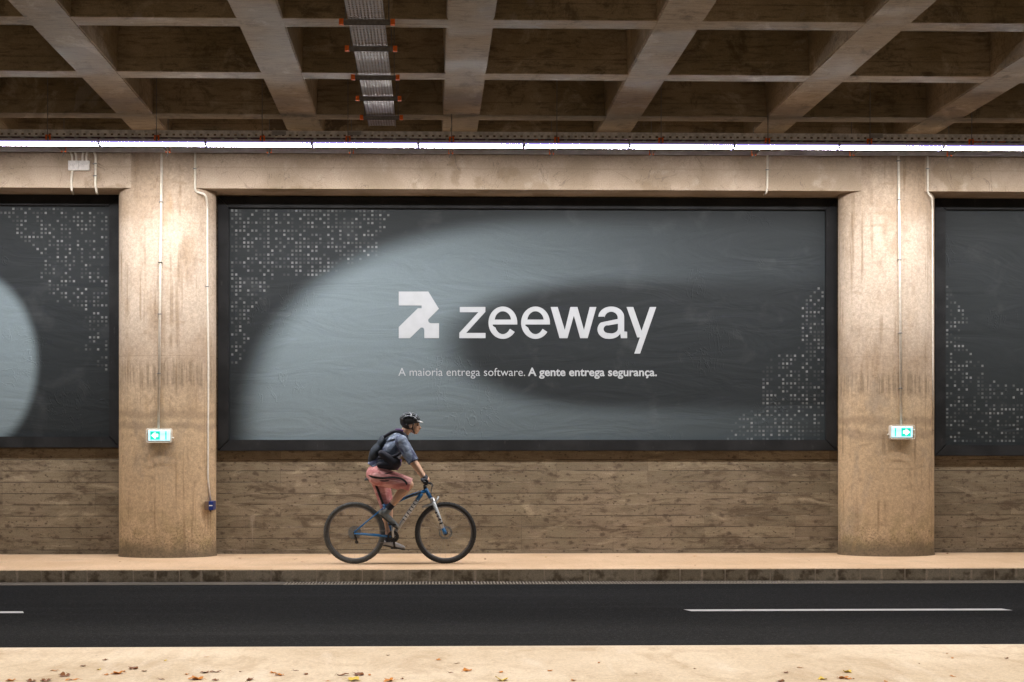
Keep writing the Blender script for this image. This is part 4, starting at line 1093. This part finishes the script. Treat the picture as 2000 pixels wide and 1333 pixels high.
# shoes and socks
M_SHOE = plain('grey_shoe', (.17, .19, .195), .7, 0, .25, 25, .3); M_SOLE = plain('shoe_sole', (.05, .055, .055), .7); M_SHOEW = plain('pale_shoe', (.42, .42, .43), .6, 0, .2, 20)
def shoe(name, an, toe, heel, mats, dy):
    bm = bmesh.new(); d = (toe-heel).normalized(); up = Vector((-d.z, 0, d.x)); up = up if up.z > 0 else -up
    capsule(bm, heel+up*.035, heel+d*.10+up*.035, .037, .040); capsule(bm, heel+d*.10+up*.034, toe-d*.045+up*.022, .042, .034); ellipsoid(bm, toe-d*.045+up*.024, (.05, .040, .025), -math.atan2(d.z, d.x)); capsule(bm, heel+d*.035+up*.04, an+Vector((0, 0, -.01)), .038, .039, flat1=True)
    o = fuse(name, bm, .005, 4, mats[0], rider)
    bm = bmesh.new(); L = (toe-heel).length; pr = [(-.012, .024), (.03, .034), (.10, .034), (.17, .044), (.22, .042), (L-.01, .026), (L+.006, .012)]
    A = []
    for t, wd in pr:
        c = heel+d*t
        A.append([bm.verts.new(c+Vector((0, s*wd, 0))+up*u) for s, u in ((-1, -.004), (1, -.004), (1, .014), (-1, .014))])
    for p, q in zip(A, A[1:]):
        for k in range(4): bm.faces.new((p[k], p[(k+1) % 4], q[(k+1) % 4], q[k]))
    bm.faces.new(A[0][::-1]); bm.faces.new(A[-1]); obj('sole', bm, mats[1], o)
shoe('shoe', ankN, B(760, 958, -.12), B(640, 862, -.12), (M_SHOE, M_SOLE), -.12)
shoe('shoe', ankF, B(806, 1108, .12), B(664, 1078, .12), (M_SHOEW, M_SOLE), .12)
for a, k in ((ankN, kneeN), (ankF, kneeF)):
    bm = bmesh.new(); capsule(bm, a+(k-a).normalized()*-.02, a+(k-a).normalized()*.055, .041, .043, flat0=True, flat1=True); obj('sock', bm, M_BAG, rider, True)
# gloved hands closed round the grips: palm, four curled fingers, thumb below
def hand(s):
    g = HB+Vector((-.0315, s*.278, .0115)); wr_ = wrN if s < 0 else wrF; bm = bmesh.new()
    capsule(bm, wr_+Vector((-.012, 0, .016)), wr_+Vector((.012, 0, -.010)), .035, .036, flat0=True)
    ellipsoid(bm, g+Vector((-.022, 0, .020)), (.036, .045, .022), .6); capsule(bm, wr_, g+Vector((-.012, 0, .022)), .033, .030)
    for i, (L, dy) in enumerate(((.93, -.034), (1.0, -.011), (.97, .012), (.82, .033))):
        dy = dy*-s; rr = .0105-.0006*i
        pts = [g+Vector((x, dy, z)) for x, z in ((-.006, .033), (.022, .026), (.034, .004), (.028, -.020), (.008*L, -.030*L))]
        for a, b in zip(pts, pts[1:]): capsule(bm, a, b, rr, rr*.96, 10)
    th = [g+Vector((-.024, -s*.030, .006)), g+Vector((-.012, -s*.050, -.014)), g+Vector((.010, -s*.055, -.024))]
    for a, b in zip(th, th[1:]): capsule(bm, a, b, .0125, .011, 10)
    gl = fuse('glove', bm, .0042, 3, plain('glove_cloth', (.022, .026, .04), .75, 0, .3, 30), rider)
    bm = bmesh.new()
    for dy in (-.030, -.008, .014): ellipsoid(bm, g+Vector((.022, dy*-s, .026)), (.016, .0085, .009), .5)
    obj('knuckle_pad', bm, plain('pale_pad', (.40, .42, .40), .6), gl, True)
hand(-1); hand(1)
# helmet: dark shell with raised grey ribs, vents between, peak and straps
hel = obj('helmet', (lambda b: (ellipsoid(b, H(-.012, .030), (.118, .093, .100), .12, 28), b)[1])(bmesh.new()), M_BLK, rider, True)
bmh = bmesh.new(); bmh.from_mesh(hel.data)
cut = H(0, -.004); nrm = Vector((-.16, 0, 1)).normalized()
bmesh.ops.bisect_plane(bmh, geom=bmh.verts[:]+bmh.edges[:]+bmh.faces[:], plane_co=cut, plane_no=-nrm, clear_outer=True)
bmesh.ops.holes_fill(bmh, edges=bmh.edges[:]); bmh.to_mesh(hel.data); bmh.free()
M_HRIB = plain('helmet_grey', (.10, .115, .13), .3, .1)
hc = H(-.012, .030)
def hp(a, b, r=1.04):      # a: front-back angle, b: sideways angle
    v = Vector((.118*math.sin(a)*math.cos(b), -.093*math.sin(b), .100*math.cos(a)*math.cos(b)))*r
    return hc+Matrix.Rotation(.12, 3, 'Y') @ v
bm = bmesh.new()
for b in (-1.0, -.62, -.22, .22, .62, 1.0): tube(bm, [hp(-1.45+k*.2, b*(1-.25*abs(-1.45+k*.2)/1.5)) for k in range(15)], [.006]+[.0105]*13+[.007], 8)
for a in (-.9, -.2, .5): tube(bm, [hp(a+abs(b_)*.35, b_) for b_ in [-1.1+.2*k for k in range(12)]], .0085, 8)
obj('shell_ribs', bm, M_HRIB, hel, True)
bm = bmesh.new(); tube(bm, [hp(-1.2, b_, 1.0)-Vector((0, 0, .018)) for b_ in [-.9+.2*k for k in range(10)]], .017, 8); obj('rear_cradle', bm, M_BLK, hel, True)
bm = bmesh.new()
rows = []
for k in range(9):
    t = -1+2*k/8; ba = hc+Vector((.098*math.cos(t*.9), -.075*math.sin(t*1.05), .012)); ti = hc+Vector((.158*math.cos(t*.50), -.060*math.sin(t*1.1), -.010-.004*abs(t)))
    rows.append([bm.verts.new(q) for q in (ba+Vector((0, 0, .006)), ti+Vector((0, 0, .003)), ti-Vector((0, 0, .003)), ba-Vector((0, 0, .006)))])
for p, q in zip(rows, rows[1:]):
    for k in range(4): bm.faces.new((p[k], p[(k+1) % 4], q[(k+1) % 4], q[k]))
bm.faces.new(rows[0][::-1]); bm.faces.new(rows[-1]); obj('peak', bm, plain('peak_pale', (.55, .57, .58), .4), hel, True)
bm = bmesh.new()
for s in (-1, 1): tube(bm, [H(.035, .012, s*.082), H(.022, -.045, s*.074), H(.038, -.098, s*.048), H(.046, -.118, 0)], .006, 6); tube(bm, [H(-.06, .0, s*.078), H(.0, -.05, s*.078), H(.030, -.085, s*.058)], .006, 6)
obj('chin_strap', bm, M_BLK, hel, True)
bm = bmesh.new(); ellipsoid(bm, H(-.030, -.026), (.076, .079, .05), .2); obj('hair', bm, plain('dark_hair', (.02, .014, .010), .7), rider, True)

# ------------------------------------------------------------------ backpack
bag = thing('backpack', 'small dark backpack with hip belt worn by the cyclist', 'backpack', tuple(B(625, 420)))
bm = bmesh.new(); capsule(bm, B(604, 480), B(668, 348), .085, .062); ellipsoid(bm, B(615, 430), (.075, .13, .13), .55); ellipsoid(bm, B(655, 370), (.062, .115, .10), .55)
fuse('pack', bm, .008, 5, plain('teal_black_cloth', (.018, .028, .042), .8, 0, .35, 14, .4), bag)
for s in (-1, 1):
    bm = bmesh.new(); tube(bm, fillet([B(668, 330, s*.10), B(735, 287, s*.115), B(795, 298, s*.12), B(832, 352, s*.115), B(800, 430, s*.155), B(725, 470, s*.178), B(630, 470, s*.12)], .07, 6), .019, 8); obj('shoulder_strap', bm, M_BAG, bag, True)
bm = bmesh.new(); tube(bm, [B(745, 284, -.108), B(775, 284, -.112), B(798, 292, -.117)], .021, 8); obj('strap_edge', bm, M_PURP, bag, True)
bm = bmesh.new(); capsule(bm, B(652, 440, -.152), B(742, 505, -.135), .040, .072, sq=1); ellipsoid(bm, B(728, 505, -.06), (.085, .105, .078), .5); capsule(bm, B(640, 520, -.145), B(735, 525, -.13), .038, .055); fuse('hip_belt', bm, .007, 5, M_BAG, bag)
bm = bmesh.new(); tube(bm, [B(783, 480, -.09), B(778, 520, -.10), B(752, 553, -.10)], .012, 8); obj('belt_edge', bm, M_PURP, bag, True)

# ------------------------------------------------------------------ fallen leaves
LM = [M('leaf_brown'), M('leaf_orange'), M('leaf_yellow')]
for m, (a, b) in zip(LM, (((.10, .035, .014), (.24, .095, .03)), ((.42, .13, .02), (.55, .24, .04)), ((.55, .38, .05), (.62, .50, .12)))):
    nn = m.noise(40, 3); m.base(m.mix(nn.step(.35, .65), a, b)); m.rough(.6)
LM = [m.m for m in LM]
def leaf_mesh(kind, lob):
    bm = bmesh.new(); rnd = random.Random(kind*7+lob); N = 22; curl = rnd.uniform(5, 13); tw = rnd.uniform(-.35, .35)
    ctr = []; rim = []
    for k in range(N):
        a = 2*PI*k/N
        r = (.55+.45*abs(math.cos(a*2.5))**.8 if lob % 2 else .75+.25*math.cos(a*2))*(1+.12*rnd.uniform(-1, 1))
        x, y = .5*r*math.cos(a), .36*r*math.sin(a)*(1.25 if lob % 2 else .8)
        rim.append((x, y))
    def hgt(x, y): return .28*abs(y)**1.2*curl*.16+.5*(x*x)*(.4+tw)+.05*math.sin(9*x+4*y)+.02
    c = bm.verts.new((0, 0, hgt(0, 0))); R1 = [bm.verts.new((x*.55, y*.55, hgt(x*.55, y*.55))) for x, y in rim]; R2 = [bm.verts.new((x, y, hgt(x, y))) for x, y in rim]
    for k in range(N):
        j = (k+1) % N; bm.faces.new((c, R1[k], R1[j])); bm.faces.new((R1[k], R2[k], R2[j], R1[j]))
    tube(bm, [(-.48, 0, hgt(-.48, 0)), (-.62, .02, .03), (-.78, .07, .012)], [.012, .010, .008], 5)
    me = bpy.data.meshes.new('leaf'); bm.to_mesh(me); bm.free(); me.materials.append(LM[kind])
    for p in me.polygons: p.use_smooth = True
    return me
LMESH = {(k, l): leaf_mesh(k, l) for k in range(3) for l in range(4)}
names = ('crisp brown', 'curled orange', 'pale yellow')
def leaf(u, v, kind, size, near=True):
    p = gat(u, v, WB)
    o = bpy.data.objects.new('fallen_leaf', LMESH[(kind, random.randrange(4))]); COL.objects.link(o)
    o.location = (p.x, p.y, WB+.001); o.rotation_euler = (random.uniform(-.12, .12), random.uniform(-.12, .12), random.uniform(0, 6.3)); o.scale = (size,)*3
    tag(o, names[kind]+(' leaf lying on the near pavement in front of the road' if near else ' leaf lying on the far pavement by the wall'), 'leaf', 'fallen leaves on the '+('near' if near else 'far')+' pavement')
for u, v, k, s in ((205, 1290, 0, .055), (162, 1302, 0, .055), (125, 1321, 0, .11), (105, 1311, 1, .08), (260, 1307, 0, .10), (242, 1312, 1, .06), (282, 1312, 0, .05), (228, 1317, 1, .10), (208, 1319, 1, .05), (90, 1331, 0, .10), (60, 1332, 0, .09), (140, 1329, 1, .10), (323, 1291, 2, .05),
    (403, 1284, 1, .04), (420, 1314, 0, .09), (400, 1315, 0, .08), (383, 1328, 1, .12), (365, 1318, 1, .06), (420, 1330, 0, .06), (488, 1329, 0, .11), (470, 1313, 0, .04), (315, 1328, 0, .06), (193, 1309, 2, .04), (533, 1315, 1, .06), (545, 1320, 1, .08), (578, 1311, 0, .05), (597, 1318, 0, .05), (670, 1320, 0, .11), (700, 1319, 0, .11), (722, 1319, 1, .07),
    (690, 1330, 2, .12), (760, 1331, 1, .09), (785, 1327, 0, .05), (857, 1290, 1, .05), (758, 1281, 0, .05), (893, 1297, 0, .05), (912, 1311, 1, .09), (980, 1330, 2, .11), (978, 1314, 1, .05), (1074, 1311, 1, .05), (880, 1315, 0, .05), (1170, 1295, 1, .05), (1357, 1307, 0, .03), (1535, 1315, 0, .05), (1562, 1305, 1, .06), (1607, 1328, 2, .08), (1655, 1314, 2, .08), (1646, 1326, 1, .10), (1660, 1327, 1, .08),
    (1525, 1332, 0, .08), (1795, 1297, 0, .03), (1860, 1322, 1, .06), (1860, 1286, 1, .06), (1850, 1277, 1, .04), (1966, 1287, 0, .06), (1730, 1332, 1, .06), (20, 1331, 1, .08), (640, 1331, 1, .05), (1120, 1330, 1, .05), (1242, 1316, 0, .03)):
    leaf(u, v, k, s*.82)
for u, v, k, s in ((643, 1083.5, 0, .05), (577, 1093, 0, .05), (590, 1098, 0, .03), (779, 1088, 2, .04), (948, 1093, 0, .07), (1066, 1089, 2, .05), (1206, 1088, 0, .03), (1270, 1087, 0, .03), (1357, 1087, 1, .05), (1358, 1105, 0, .03), (1850, 1082, 0, .05), (1580, 1096, 0, .03), (235, 1098, 0, .03), (468, 1091, 0, .04)):
    leaf(u, v, k, s, False)
